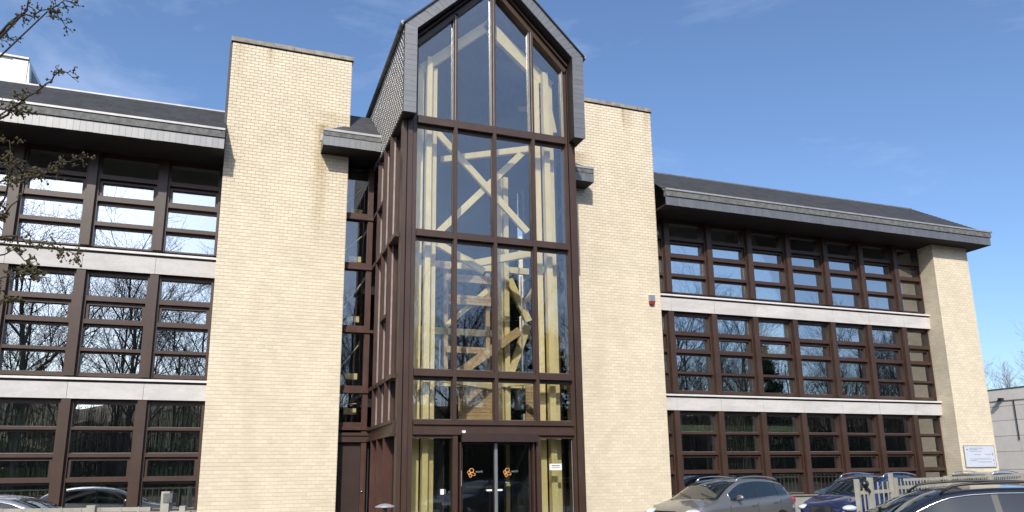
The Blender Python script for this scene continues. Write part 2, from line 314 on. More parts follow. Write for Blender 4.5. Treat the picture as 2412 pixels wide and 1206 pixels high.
TZ = 13.05
def brick_tower(x0, x1, singles):
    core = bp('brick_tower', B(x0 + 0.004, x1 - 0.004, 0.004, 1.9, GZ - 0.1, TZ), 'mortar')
    skip = set()
    if singles:
        allb = [b for b in brick_boxes(x0, x1, GZ, TZ) if b[2] > BW * 0.9 and b[1] > 0.0]
        allb.sort(key=lambda b: (Vector((b[0], 0, b[1])) - CP).length)
        bm = B(0, BW - JT, -0.0035, 0.004, 0, BH - JT).mesh('brick', 'brick')
        for b in allb[:300]:
            skip.add((round(b[0], 3), round(b[1], 3)))
            o = link('brick', bm, core, (b[0], random.uniform(-0.0006, 0.0006), b[1]))
    mb = MB(); brick_wall_mb(mb, 'front', 0.0, x0, x1, GZ, TZ, skip)
    brick_wall_mb(mb, 'left', x0, 0.0, 1.9, GZ, TZ); brick_wall_mb(mb, 'right', x1, 0.0, 1.9, GZ, TZ)
    tag(mk('bricks', mb, 'brick', core, rnd=6), kind='stuff')
    n = 6; dx = (x1 - x0 + 0.10) / n
    for k in range(n):
        a = x0 - 0.05 + k * dx
        mk('coping_stone', B(a + 0.004, a + dx - 0.004, -0.055, 1.95, TZ + 0.025, TZ + 0.15 + random.uniform(-0.006, 0.006)), 'coping', core)
    mk('flashing_and_shade_line', B(x0 - 0.02, x1 + 0.02, -0.022, 1.92, TZ, TZ + 0.025), 'black', core)  # black strip paints the overhang shadow beneath the coping
    return core
TL = (-4.01, -0.718); TR = (5.98, 9.285)
brick_tower(*TL, True)
brick_tower(*TR, False)
# dark slate cheek just behind the first tower's outer edge
bp('slate_cheek', B(TL[0] - 0.075, TL[0] - 0.012, 0.06, 2.6, 9.9, TZ + 0.02), 'roofslate')
# end pier
EX0, EX1 = 21.395, 23.196
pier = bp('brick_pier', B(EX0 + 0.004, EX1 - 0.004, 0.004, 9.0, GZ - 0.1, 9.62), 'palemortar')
mb = MB(); brick_wall_mb(mb, 'front', 0.0, EX0, EX1, GZ, 9.57); brick_wall_mb(mb, 'left', EX0, 0.0, 0.9, GZ, 9.57); brick_wall_mb(mb, 'right', EX1, 0.0, 9.0, GZ, 9.57)
tag(mk('bricks', mb, 'brick', pier, rnd=6), kind='stuff')

# ---- windows
def ZZ(z): return 1.171 + (z - 1.171) * 1.0125
GY = 0.80    # glass plane
FLOORS = {
 2: (6.93, 9.60, [(6.97, 7.43, 0), (7.60, 8.07, 0), (8.29, 8.69, 1), (8.88, 9.35, 0)]),
 1: (3.62, 6.33, [(3.72, 4.20, 0), (4.33, 4.87, 0), (5.05, 5.44, 1), (5.65, 6.18, 0)]),
 0: (0.32, 3.07, [(0.43, 1.03, 0), (1.19, 1.62, 1), (1.77, 2.28, 0), (2.40, 2.95, 0)])}
cache = {}
def wmesh(key, fn, mat):
    if key not in cache: cache[key] = fn().mesh(key[0], mat)
    return cache[key]
def window(x0, x1, fl, fin_at_right=True, fin_at_left=False, blind=0):
    zb, zt, rows = FLOORS[fl]; zb, zt = ZZ(zb), ZZ(zt); wd = x1 - x0; fh = 0.10; kx = (round(wd, 3), fl)
    w_ = link('window', wmesh(('window',) + kx, lambda: B(fh, fh + 0.06, 0.66, 0.86, zb, zt), 'brown'), BD, OFF + Vector((x0, 0, 0)))
    a, b = fh + 0.06, wd - fh - 0.06
    link('stile', wmesh(('stile',) + kx, lambda: B(wd - fh - 0.06, wd - fh, 0.66, 0.86, zb, zt), 'brown'), w_)
    # transoms
    zs = [zb] + [ZZ(v) for r in rows for v in r[:2]] + [zt]
    for i in range(0, len(zs), 2):
        link('transom', wmesh(('transom', kx, i), lambda: (B(a, b, 0.665, 0.85, zs[i] + (zs[i + 1] - zs[i]) * 0.38, zs[i + 1]).box(a, b, 0.768, 0.85, zs[i], zs[i] + (zs[i + 1] - zs[i]) * 0.38) if 0 < i < len(zs) - 2 else B(a, b, 0.70, 0.85, zs[i], zs[i + 1])), 'brown'), w_)
    for i, (p, q, ins) in enumerate(rows):
        p, q = ZZ(p), ZZ(q)
        if ins:
            link('sash', wmesh(('sash', kx), lambda: B(a + 0.002, a + 0.07, 0.72, 0.88, p, q).box(b - 0.07, b - 0.002, 0.72, 0.88, p, q).box(a + 0.07, b - 0.07, 0.72, 0.88, p, p + 0.025).box(a + 0.07, b - 0.07, 0.72, 0.88, q - 0.02, q), 'brown'), w_)
            link('pane', wmesh(('pane', kx, i), lambda: B(a + 0.07, b - 0.07, GY + 0.02, GY + 0.03, p + 0.025, q - 0.02), 'glass'), w_)
        else:
            po = link('pane', wmesh(('pane', kx, i), lambda: B(a, b, GY, GY + 0.01, p, q), 'glass'), w_); po.rotation_euler = (random.uniform(-1, 1) * 0.0016, 0, random.uniform(-1, 1) * 0.004)
            link('bead', wmesh(('bead', kx, i), lambda: B(a, b, 0.775, 0.795, p, p + 0.012), 'alu'), w_)
        if blind and i in (2, 3) and blind == 1:
            link('roller_blind', wmesh(('roller_blind', kx, i), lambda: B(a, b, GY + 0.07, GY + 0.075, p, q), 'blind'), w_)
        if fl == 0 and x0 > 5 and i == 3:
            link('green_strip', wmesh(('green_strip', kx, i), lambda: B(a - 0.04, b + 0.04, GY + 0.16, GY + 0.18, p - 0.06, p + 0.24), 'green_strip'), w_)  # pale green strip set behind the lower part of the top panes
        if blind == 2:
            def vb():
                m = MB(); u = a + 0.02
                while u < b - 0.05:
                    m.hexa([(u, GY + 0.12, p - .1), (u + 0.075, GY + 0.15, p - .1), (u + 0.075, GY + 0.152, p - .1), (u, GY + 0.122, p - .1), (u, GY + 0.12, q + .1), (u + 0.075, GY + 0.15, q + .1), (u + 0.075, GY + 0.152, q + .1), (u, GY + 0.122, q + .1)]); u += 0.11
                return m
            tag(link('vertical_blind', wmesh(('vertical_blind', kx, i), vb, 'vblind'), w_), kind='stuff')
    def fin(): return B(-fh, fh, 0.545, 0.86, 0, 1)
    for flag, xx in ((fin_at_left, 0), (fin_at_right, wd)):
        if flag: link('fin', wmesh(('fin', kx), lambda: B(-fh, fh, 0.552, 0.87, zb, zt).box(-fh - 0.012, -fh, 0.60, 0.87, zb, zt).box(fh, fh + 0.012, 0.60, 0.87, zb, zt), 'brown'), w_, (xx, 0, 0))
    return w_
MOD = 1.681; XR = 10.006; XL = -5.492
right_edges = [XR - MOD] + [XR + MOD * k for k in range(7)] + [EX0]
left_edges = [TL[0]] + [XL - MOD * k for k in range(7)]
for fl in (0, 1, 2):
    for k in range(len(right_edges) - 1):
        a, b = right_edges[k], right_edges[k + 1]
        bl = 1 if (fl == 1 and k == 3) else (2 if (fl == 0 and k in (2, 5, 7)) else 0)
        if k == len(right_edges) - 2: window(a, b + 0.09, fl, False, False, bl)
        else: window(a, b, fl, True, False, bl)
    for k in range(len(left_edges) - 1):
        b, a = left_edges[k], left_edges[k + 1]
        bl = 2 if fl == 0 and k in (0, 2, 4) else 0
        if k == 0: window(a, b + 0.06, fl, False, True, bl)
        else: window(a, b, fl, False, True, bl)
# ---- pale bands with a drip ledge and panels
def band(x0, x1, zb, zt, joints, nm):
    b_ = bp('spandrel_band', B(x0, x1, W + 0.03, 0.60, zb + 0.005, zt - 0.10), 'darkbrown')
    edges = sorted([x0] + [j for j in joints if x0 < j < x1] + [x1])
    for a, b in zip(edges, edges[1:]):
        mk('panel', B(a + 0.004, b - 0.004, W + random.uniform(-0.002, 0.002), W + 0.03, zb, zt - 0.115), 'panel', b_)
    for a, b in zip(edges, edges[1:]):
        mk('ledge', B(a + 0.001, b - 0.001, W - 0.055, 0.70, zt - 0.055, zt), 'ledge', b_)
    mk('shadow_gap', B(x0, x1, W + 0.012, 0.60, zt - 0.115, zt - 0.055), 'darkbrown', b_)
    return b_
for zb, zt in ((3.087, 3.60), (6.352, 6.90)):
    band(TR[1] - 0.3, EX0, zb, zt, right_edges, 'r')
    band(-17.2, TL[0] + 0.3, zb, zt, left_edges, 'l')
bp('plinth', B(TR[1] - 0.3, EX0, W + 0.01, 0.62, GZ - 0.1, 0.33), 'paving'); bp('plinth', B(-17.2, TL[0] + 0.3, W + 0.01, 0.62, GZ - 0.1, 0.33), 'paving')
bp('sill', B(TR[1] - 0.3, EX0, W - 0.05, 0.70, 0.33, 0.37), 'alu'); bp('sill', B(-17.2, TL[0] + 0.3, W - 0.05, 0.70, 0.33, 0.37), 'alu')
# ---- interiors of both wings
for (x0, x1) in ((-17.2, -4.2), (9.5, 21.3)):
    bp('back_wall', B(x0, x1, 6.0, 6.15, GZ, 9.9), 'inwall')
    for zc in (3.33, 6.62): bp('floor_slab', B(x0, x1, 0.9, 6.0, zc - 0.22, zc + 0.1), 'inceil')
    bp('floor_slab', B(x0, x1, 0.9, 6.0, GZ - 0.05, 0.0), 'infloor'); bp('ceiling', B(x0, x1, 0.62, 6.0, 9.72, 9.9), 'inceil')
    n = int((x1 - x0) / 3.4)
    for k in range(n + 1):
        xx = x0 + k * (x1 - x0) / n
        if 0 < k < n:
            bp('inner_column', B(xx - 0.12, xx + 0.12, 1.6, 1.84, 0.0, 9.7), 'inceil')
    for k in range(n):
        xx = x0 + (k + 0.5) * (x1 - x0) / n
        for zc in (0.0, 3.43, 6.72):
            bp('partition', B(xx - 0.05, xx + 0.05, 3.4, 6.0, zc, zc + 2.9), 'inwall')
            bp('desk', MB().box(xx + 0.3, xx + 1.6, 1.5, 2.2, zc + 0.70, zc + 0.74).box(xx + 0.3, xx + 0.34, 1.5, 2.2, zc, zc + 0.70).box(xx + 1.56, xx + 1.6, 1.5, 2.2, zc, zc + 0.70), 'inceil')
bp('end_wall', B(-17.5, -17.2, 0.5, 9.0, GZ, 9.62), 'brick')
# ---- eaves, gutters, roofs
EY, EZ, FZ, GTOP = -0.65, 9.55, 9.83, 10.13
RY, RZ = 1.15, 11.45
slate_v = B(0.003, 0.142, -0.008, 0.0, 0, 1)
def fascia_x(x0, x1, y, z0, z1, parent_name='fascia'):
    f = bp(parent_name, B(x0, x1, y, y + 0.03, z0 + 0.004, z1), 'soffit'); p = 0.145; n = int(round((x1 - x0) / p)); p = (x1 - x0) / n
    me = B(0.002, p - 0.002, -0.010, 0.0, z0, z1 + 0.01).mesh('slate', 'slate')
    for k in range(n):
        o = link('slate', me, f, (x0 + k * p, y + random.uniform(-0.003, 0), random.uniform(-0.004, 0.004)))
        o.rotation_euler = (random.uniform(-0.004, 0.004) * 0, 0, random.uniform(-0.012, 0.012))
    return f
def fascia_y(x, y0, y1, z0, z1, sgn):
    f = bp('fascia', B(min(x, x - sgn * 0.03), max(x, x - sgn * 0.03), y0, y1, z0 + 0.004, z1), 'soffit'); p = 0.145; n = max(1, int(round((y1 - y0) / p))); p = (y1 - y0) / n
    me = (B(0.0, 0.010, 0.002, p - 0.002, z0, z1 + 0.01) if sgn > 0 else B(-0.010, 0.0, 0.002, p - 0.002, z0, z1 + 0.01)).mesh('slate', 'slate')
    for k in range(n): link('slate', me, f, (x, y0 + k * p, random.uniform(-0.004, 0.004)))
    return f
HX = 23.72
def wing_roof(x0, x1, hip):
    bp('soffit', B(x0, x1 - (0.03 if hip else 0), EY + 0.032, 0.62, EZ + 0.004, EZ + 0.05), 'soffit')
    fascia_x(x0, x1, EY, EZ, FZ)
    g = bp('gutter', B(x0, x1 + 0.03 * hip, EY - 0.05, EY + 0.09, FZ + 0.02, GTOP - 0.075), 'gutter')
    mk('gutter_rim', B(x0, x1 + 0.05 * hip, EY - 0.08, EY - 0.03, GTOP - 0.085, GTOP - 0.03), 'zinc', g)
    mk('gutter_apron', MB().hexa([(x0, EY - 0.03, GTOP - 0.09), (x1, EY - 0.03, GTOP - 0.09), (x1, EY + 0.16, GTOP - 0.02), (x0, EY + 0.16, GTOP - 0.02), (x0, EY - 0.03, GTOP - 0.07), (x1, EY - 0.03, GTOP - 0.07), (x1, EY + 0.16, GTOP), (x0, EY + 0.16, GTOP)]), 'zinc', g)
    ye = EY + 0.10; ze = GTOP - 0.02; t = RY - ye
    # slate courses of the roof plane
    m = MB(); nc = 17
    for k in range(nc):
        f0, f1 = k / nc, (k + 1.15) / nc
        ya, yb = ye + f0 * t, ye + min(f1, 1.02) * t; za, zb = ze + f0 * (RZ - ze), ze + min(f1, 1.02) * (RZ - ze)
        xr0_ = x1 - (f0 * t + 0.05) * hip; xr1_ = x1 - (min(f1, 1.0) * t + 0.05) * hip
        m.hexa([(x0, ya, za + 0.0), (xr0_, ya, za), (xr1_, yb, zb - 0.012), (x0, yb, zb - 0.012), (x0, ya - 0.006, za + 0.016), (xr0_, ya - 0.006, za + 0.016), (xr1_, yb, zb), (x0, yb, zb)])
    rf = bp('roof', m, 'roofslate')
    if hip:
        m = MB(); yb_ = 9.3
        for k in range(nc):
            f0, f1 = k / nc, (k + 1.1) / nc; xa, xb = x1 - 0.05 - f0 * t, x1 - 0.05 - f1 * t; za, zb = ze + f0 * (RZ - ze), ze + f1 * (RZ - ze); ya, yc = ye + f0 * t, ye + f1 * t
            m.hexa([(xa, ya, za), (xa, yb_, za), (xb, yb_, zb - 0.012), (xb, yc, zb - 0.012), (xa + 0.006, ya, za + 0.016), (xa + 0.006, yb_, za + 0.016), (xb, yb_, zb), (xb, yc, zb)])
        mk('hip_slope', m, 'roofslate', rf)
        bp('soffit', B(EX1, x1 - 0.03, 0.62, 9.3, EZ + 0.004, EZ + 0.05), 'soffit')
        fascia_y(x1, EY + 0.0, 9.2, EZ, FZ, 1)
        g2 = bp('gutter', B(x1 - 0.09, x1 + 0.05, EY + 0.09, 9.2, FZ + 0.02, GTOP - 0.075), 'gutter'); mk('gutter_rim', B(x1 + 0.03, x1 + 0.08, EY - 0.08, 9.2, GTOP - 0.085, GTOP - 0.03), 'zinc', g2)
    xe = x1 - (t + 0.05) * hip
    mk('roof_edge', B(x0, xe, RY - 0.02, RY + 0.06, RZ - 0.01, RZ + 0.03), 'zinc' if not hip else 'gutter', rf)
    mk('flat_roof', B(x0, xe, RY + 0.06, 9.2, RZ - 0.12, RZ - 0.02), 'gutter', rf)
wing_roof(-17.5, TL[0] + 0.0, 0)
wing_roof(TR[1], HX, 1)
bp('rear_wall', B(-17.5, 23.19, 9.0, 9.2, GZ, RZ - 0.13), 'brick')
# white plant room on the flat roof
pr = bp('plant_room', MB().hexa([(-16.5, 6.0, RZ - 0.1), (-10.12, 6.0, RZ - 0.1), (-10.12, 8.6, RZ - 0.1), (-16.5, 8.6, RZ - 0.1), (-16.5, 6.0, 14.80), (-10.40, 6.0, 14.64), (-10.40, 8.6, 14.64), (-16.5, 8.6, 14.80)]), 'white')
mk('corner_trim', B(-10.85, -10.42, 5.965, 5.995, RZ, 14.60), 'ledge', pr); mk('roof_lip', MB().hexa([(-16.5, 5.9, 14.78), (-10.4, 5.9, 14.62), (-10.4, 6.02, 14.62), (-16.5, 6.02, 14.78), (-16.5, 5.9, 14.84), (-10.4, 5.9, 14.68), (-10.4, 6.02, 14.68), (-16.5, 6.02, 14.84)]), 'zinc', pr)
mk('side_cover', MB().prism([(-10.395, 6.05, RZ), (-9.45, 6.4, RZ), (-10.395, 6.3, 14.5)], (0, 2.0, 0)), 'slate', pr)

# ---- small slate canopies between the towers and the glazed tower
def canopy(xo, xi, zb, sgn):  # xo: free end, xi: end at the glazed tower
    x0, x1 = min(xo, xi), max(xo, xi); zt = zb + 0.26
    bp('soffit', B(x0 + 0.03, x1, EY + 0.03, 0.0, zb + 0.004, zb + 0.05), 'soffit')
    inner = TL[1] if sgn < 0 else TR[0]
    a, b = (inner, xi) if sgn < 0 else (xi, inner)
    bp('soffit', B(a + 0.01, b - 0.01, 0.0, 1.2, zb + 0.004, zb + 0.05), 'soffit')
    fascia_x(x0, x1, EY, zb, zt); fascia_y(xo, EY, -0.012, zb, zt, sgn)
    g = bp('gutter', B(x0, x1, EY - 0.03, EY + 0.10, zt + 0.015, zt + 0.20), 'gutter')
    mk('gutter_rim', B(x0 - 0.02, x1, EY - 0.05, EY + 0.02, zt + 0.15, zt + 0.215), 'zinc', g)
    ye, ze = EY + 0.08, zt + 0.18; sl = (RZ - 10.11) / (RY - EY - 0.1); yt = 1.3; zt2 = ze + (yt - ye) * sl
    s_ = -sgn; xa = xo + s_ * 0.04; d = -ye
    # front slope over the tower face, then the part that runs on behind it
    m = MB(); th = (0, -0.03, 0.03)
    m.prism([(xa, ye, ze), (xi, ye, ze), (xi, 0, ze + d * sl), (xa + s_ * d, 0, ze + d * sl)] if s_ > 0 else [(xi, ye, ze), (xa, ye, ze), (xa + s_ * d, 0, ze + d * sl), (xi, 0, ze + d * sl)], th)
    ii = inner + s_ * 0.012
    m.prism([(ii, 0, ze + d * sl), (xi, 0, ze + d * sl), (xi, yt, zt2), (ii, yt, zt2)] if s_ > 0 else [(xi, 0, ze + d * sl), (ii, 0, ze + d * sl), (ii, yt, zt2), (xi, yt, zt2)], th)
    rf = bp('canopy_roof', m, 'roofslate')
    m = MB(); m.prism([(xa, -0.02, ze), (xa, ye, ze), (xa + s_ * d, -0.02, ze + d * sl)], (0.01, 0, 0.0)); mk('hip_slope', m, 'roofslate', rf)
    for k in range(5):  # stepped lead flashing on the brick
        u = xa - s_ * 0.08 + s_ * k * (d / 5); z = ze - 0.05 + k * (d / 5) * sl
        mk('flashing_and_shade_line', B(min(u, u + s_ * 0.17), max(u, u + s_ * 0.17), -0.03, -0.009, z, z + 0.17), 'zinc', rf)
canopy(-1.49, 0.10, 10.05, -1)
canopy(6.73, 5.04, 9.99, 1)

# ---------------------------------------------------------------- glazed entrance tower
T0 = -3.2
tower = bp('entrance_tower', B(0.34, 4.80, -2.2, 0.5, GZ - 0.06, 0.0 - 0.42), 'infloor')
def tp(name, mb, mat, **k): return mk(name, mb, mat, tower, **k)
PX0, PX1, QX0, QX1 = 0.205, 0.56, 4.60, 4.915
# corner posts as stepped profiles
tp('corner_post', B(PX0, PX1, T0 + 0.10, -2.9, GZ, 12.25).box(PX0, PX0 + 0.10, T0 + 0.03, T0 + 0.10, GZ, 12.25).box(PX0 + 0.115, PX0 + 0.235, T0 - 0.02, T0 + 0.10, GZ, 12.25).box(PX0 + 0.25, PX1, T0 + 0.02, T0 + 0.10, GZ, 12.25), 'brown')
tp('corner_post', B(QX0, QX1, T0 + 0.10, -2.9, GZ, 12.25).box(QX0, QX0 + 0.09, T0 + 0.02, T0 + 0.10, GZ, 12.25).box(QX0 + 0.105, QX1 - 0.09, T0 - 0.02, T0 + 0.10, GZ, 12.25).box(QX1 - 0.075, QX1, T0 + 0.03, T0 + 0.10, GZ, 12.25), 'brown')
MX = [1.545, 2.592, 3.668]
AX, AZc = 2.57, 14.12; SL = 1.0
def rake_z(x): return AZc - abs(x - AX) * 1.02
for x in MX:
    tp('mullion', B(x - 0.045, x + 0.045, T0 - 0.05, T0 + 0.16, 2.40, rake_z(x) + 0.02).box(x - 0.060, x - 0.047, T0 + 0.0, T0 + 0.09, 2.42, rake_z(x)).box(x + 0.047, x + 0.060, T0 + 0.0, T0 + 0.09, 2.42, rake_z(x)), 'brown')
    # bright metal cover strips on the upper mullions
    tp('cover_strip', B(x - 0.075, x - 0.062, T0 - 0.02, T0 + 0.10, 10.02, rake_z(x) - 0.02).box(x - 0.030, x - 0.012, T0 - 0.056, T0 - 0.0505, 10.02, rake_z(x) - 0.02), 'alu')
tp('cover_strip', B(QX0 - 0.03, QX0 - 0.012, T0 - 0.0, T0 + 0.10, 10.02, 12.05), 'alu')
TRANS = [(3.425, 3.56), (6.84, 6.99), (9.81, 10.0)]
cols = [PX1] + MX + [QX0]
for z0, z1 in TRANS:
    for a, b in zip(cols, cols[1:]):
        a2 = a + (0.046 if a in MX else 0.001); b2 = b - (0.046 if b in MX else 0.001)
        tp('transom', B(a2, b2, T0 - 0.07, T0 + 0.15, z0, z1).box(a2, b2, T0 - 0.0, T0 + 0.10, z1, z1 + 0.04), 'brown')
        tp('head_rail', B(a2, b2, T0 + 0.05, T0 + 0.12, z0 - 0.09, z0 - 0.001), 'brown')
tp('door_beam', B(PX1, QX0, T0 - 0.03, T0 + 0.15, 2.05, 2.32).box(PX1, QX0, T0 - 0.085, T0 - 0.03, 2.30, 2.35).box(PX1, QX0, T0 - 0.07, T0 - 0.03, 2.07, 2.15).box(PX1, QX0, T0 - 0.045, T0 + 0.10, 2.355, 2.42), 'brown')
# rake bars
def rake(a, b, w, h, y, name, mat):
    return tp(name, MB().beam((a[0], y, a[1]), (b[0], y, b[1]), w, h), mat)
rake((0.50, rake_z(0.50)), (AX + 0.02, AZc + 0.02), 0.20, 0.11, T0 + 0.05, 'rake_bar', 'brown'); rake((4.66, rake_z(4.66)), (AX - 0.02, AZc + 0.02), 0.20, 0.11, T0 + 0.051, 'rake_bar', 'brown')
rake((0.45, rake_z(0.45) + 0.17), (AX + 0.02, AZc + 0.19), 0.08, 0.05, T0 - 0.08, 'rake_bar', 'darkbrown'); rake((4.70, rake_z(4.70) + 0.17), (AX - 0.02, AZc + 0.19), 0.08, 0.05, T0 - 0.081, 'rake_bar', 'brown')
# front panes
pz = [2.42, 3.425, 3.60, 6.84, 7.03, 9.81, 10.04]
for i in (0, 2, 4):
    for a, b in zip(cols, cols[1:]):
        a2 = a + (0.04 if a in MX else 0.0); b2 = b - (0.04 if b in MX else 0.0)
        tp('pane', B(a2, b2, T0 + 0.07, T0 + 0.08, pz[i], pz[i + 1]), 'towerglass')
        tp('bead', B(a2 + .02, b2 - .02, T0 + 0.045, T0 + 0.06, pz[i], pz[i] + 0.012), 'alu')
for a, b in zip(cols, cols[1:]):
    a2 = a + (0.04 if a in MX else 0.0); b2 = b - (0.04 if b in MX else 0.0)
    poly = [(a2, T0 + 0.07, 10.03), (b2, T0 + 0.07, 10.03), (b2, T0 + 0.07, rake_z(b2))]
    if a2 < AX < b2: poly.append((AX, T0 + 0.07, AZc))
    poly.append((a2, T0 + 0.07, rake_z(a2)))
    tp('pane', MB().prism(poly, (0, 0.01, 0)), 'towerglass')
# side glazing with deep fins
for sx, xin, xout in ((-1, 0.325, 0.10), (1, 4.795, 5.02)):
    ys = [-2.05, -1.15, -0.28]
    x0, x1 = min(xin, xout), max(xin, xout)
    bounds = [-2.9] + ys + [0.5]
    ST = [(3.40, 3.50), (6.88, 6.99)]
    zr = [2.42, 3.40, 3.50, 6.88, 6.99, 9.95]
    for y in ys:
        tp('side_fin', B(x0, x1, y - 0.035, y + 0.035, GZ, 2.05).box(x0, x1, y - 0.035, y + 0.035, 2.42, 9.9), 'redbrown')
        tp('edge_trim', B(xout - 0.012 if sx < 0 else xout - 0.0, xout + 0.0 if sx < 0 else xout + 0.012, y - 0.045, y + 0.045, 2.42, 9.9) if 0 else B(xout - sx * 0.115 - 0.02, xout - sx * 0.115 + 0.02, y - 0.055, y - 0.0352, 2.42, 9.9), 'alu')
    for z0, z1 in ST + [(2.05, 2.12), (2.34, 2.42)]:
        tp('side_transom', B(x0 - 0.0, x1 + 0.0, -2.9, 0.5, z0, z1), 'brown')
    tp('side_beam', B(x0 + (0.05 if sx < 0 else 0), x1 - (0.05 if sx > 0 else 0), -2.9, 0.5, 2.12, 2.34), 'brown')
    tp('side_transom', B(x0, x1, -2.05, -1.15, 5.05, 5.13), 'brown')
    tp('side_transom', B(x0, x1, -1.15, 0.5, 8.38, 8.46), 'brown')
    for a, b in zip(bounds, bounds[1:]):
        for z0, z1 in ((GZ + 0.05, 2.05), (2.42, 3.40), (3.50, 6.88), (6.99, 9.9)):
            tp('pane', B(xin - 0.005, xin + 0.005, a, b, z0, z1), 'towerglass')
            tp('side_frame', MB().box(xin - 0.03, xin + 0.03, a, a + 0.06, z0, z1).box(xin - 0.03, xin + 0.03, b - 0.06, b, z0, z1), 'redbrown')
# recessed link wall between brick tower and glazed tower (window column)
for sx in (-1, 1):
    if sx < 0: a, b, fx0, fx1 = TL[1] + 0.01, 0.335, -0.04, 0.10
    else: a, b, fx0, fx1 = 4.785, TR[0] - 0.01, 5.02, 5.16
    y = 0.5
    lw = tp('link_wall', B(fx0, fx1, y - 0.09, y + 0.06, GZ, 10.0), 'redbrown')
    g0, g1 = (a, fx0) if sx < 0 else (fx1, b)
    zl = [2.42, 3.42, 5.10, 6.92, 8.40, 9.95]
    for i in range(5):
        tp('transom', B(a, b, y - 0.14, y + 0.05, zl[i] - 0.05, zl[i] + 0.03), 'redbrown')
        tp('frame_rail', B(g0, g1, y - 0.05, y + 0.05, zl[i] + 0.03, zl[i] + 0.16), 'redbrown')
        tp('pane', B(g0, g1, y + 0.0, y + 0.01, zl[i] + 0.16, zl[i + 1] - 0.05), 'towerglass')
        tp('timber_rail', B(g0 + 0.30, g1 - 0.02, y + 0.9, y + 1.0, zl[i] + 0.45, zl[i] + 0.62), 'wood')
        tp('timber_rail', MB().beam((g0 + 0.1, y + 0.8, zl[i] + 0.7), (g1 - 0.03, y + 0.8, zl[i + 1] - 0.25), 0.02, 0.02), 'wood')
    tp('link_beam', B(a, b, y - 0.12, y + 0.05, 2.05, 2.30).box(a, b, y - 0.16, y - 0.12, 2.22, 2.27), 'brown')
    tp('side_door', B(g0, g1, y + 0.02, y + 0.06, GZ, 2.05), 'darkbrown')
    tp('door_knob', MB().ball((fx0 + 0.05, y - 0.11, 0.75), 0.03), 'chrome', smooth=True)
# inner volumes: dark rear wall and ceiling of the hall
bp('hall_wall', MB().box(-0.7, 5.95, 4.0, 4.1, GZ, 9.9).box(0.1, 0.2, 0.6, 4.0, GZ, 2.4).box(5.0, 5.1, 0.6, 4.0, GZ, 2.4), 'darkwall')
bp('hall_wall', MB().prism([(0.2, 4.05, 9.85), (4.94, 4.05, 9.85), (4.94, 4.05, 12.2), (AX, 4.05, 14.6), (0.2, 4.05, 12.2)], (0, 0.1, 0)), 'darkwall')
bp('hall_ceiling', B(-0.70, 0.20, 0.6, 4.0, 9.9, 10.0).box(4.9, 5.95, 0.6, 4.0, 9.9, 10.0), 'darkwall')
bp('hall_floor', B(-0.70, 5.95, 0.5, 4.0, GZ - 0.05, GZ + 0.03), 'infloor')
for zc in (3.40, 6.85): bp('hall_gallery', B(-0.70, 5.95, 2.2, 4.0, zc - 0.25, zc), 'darkwall')

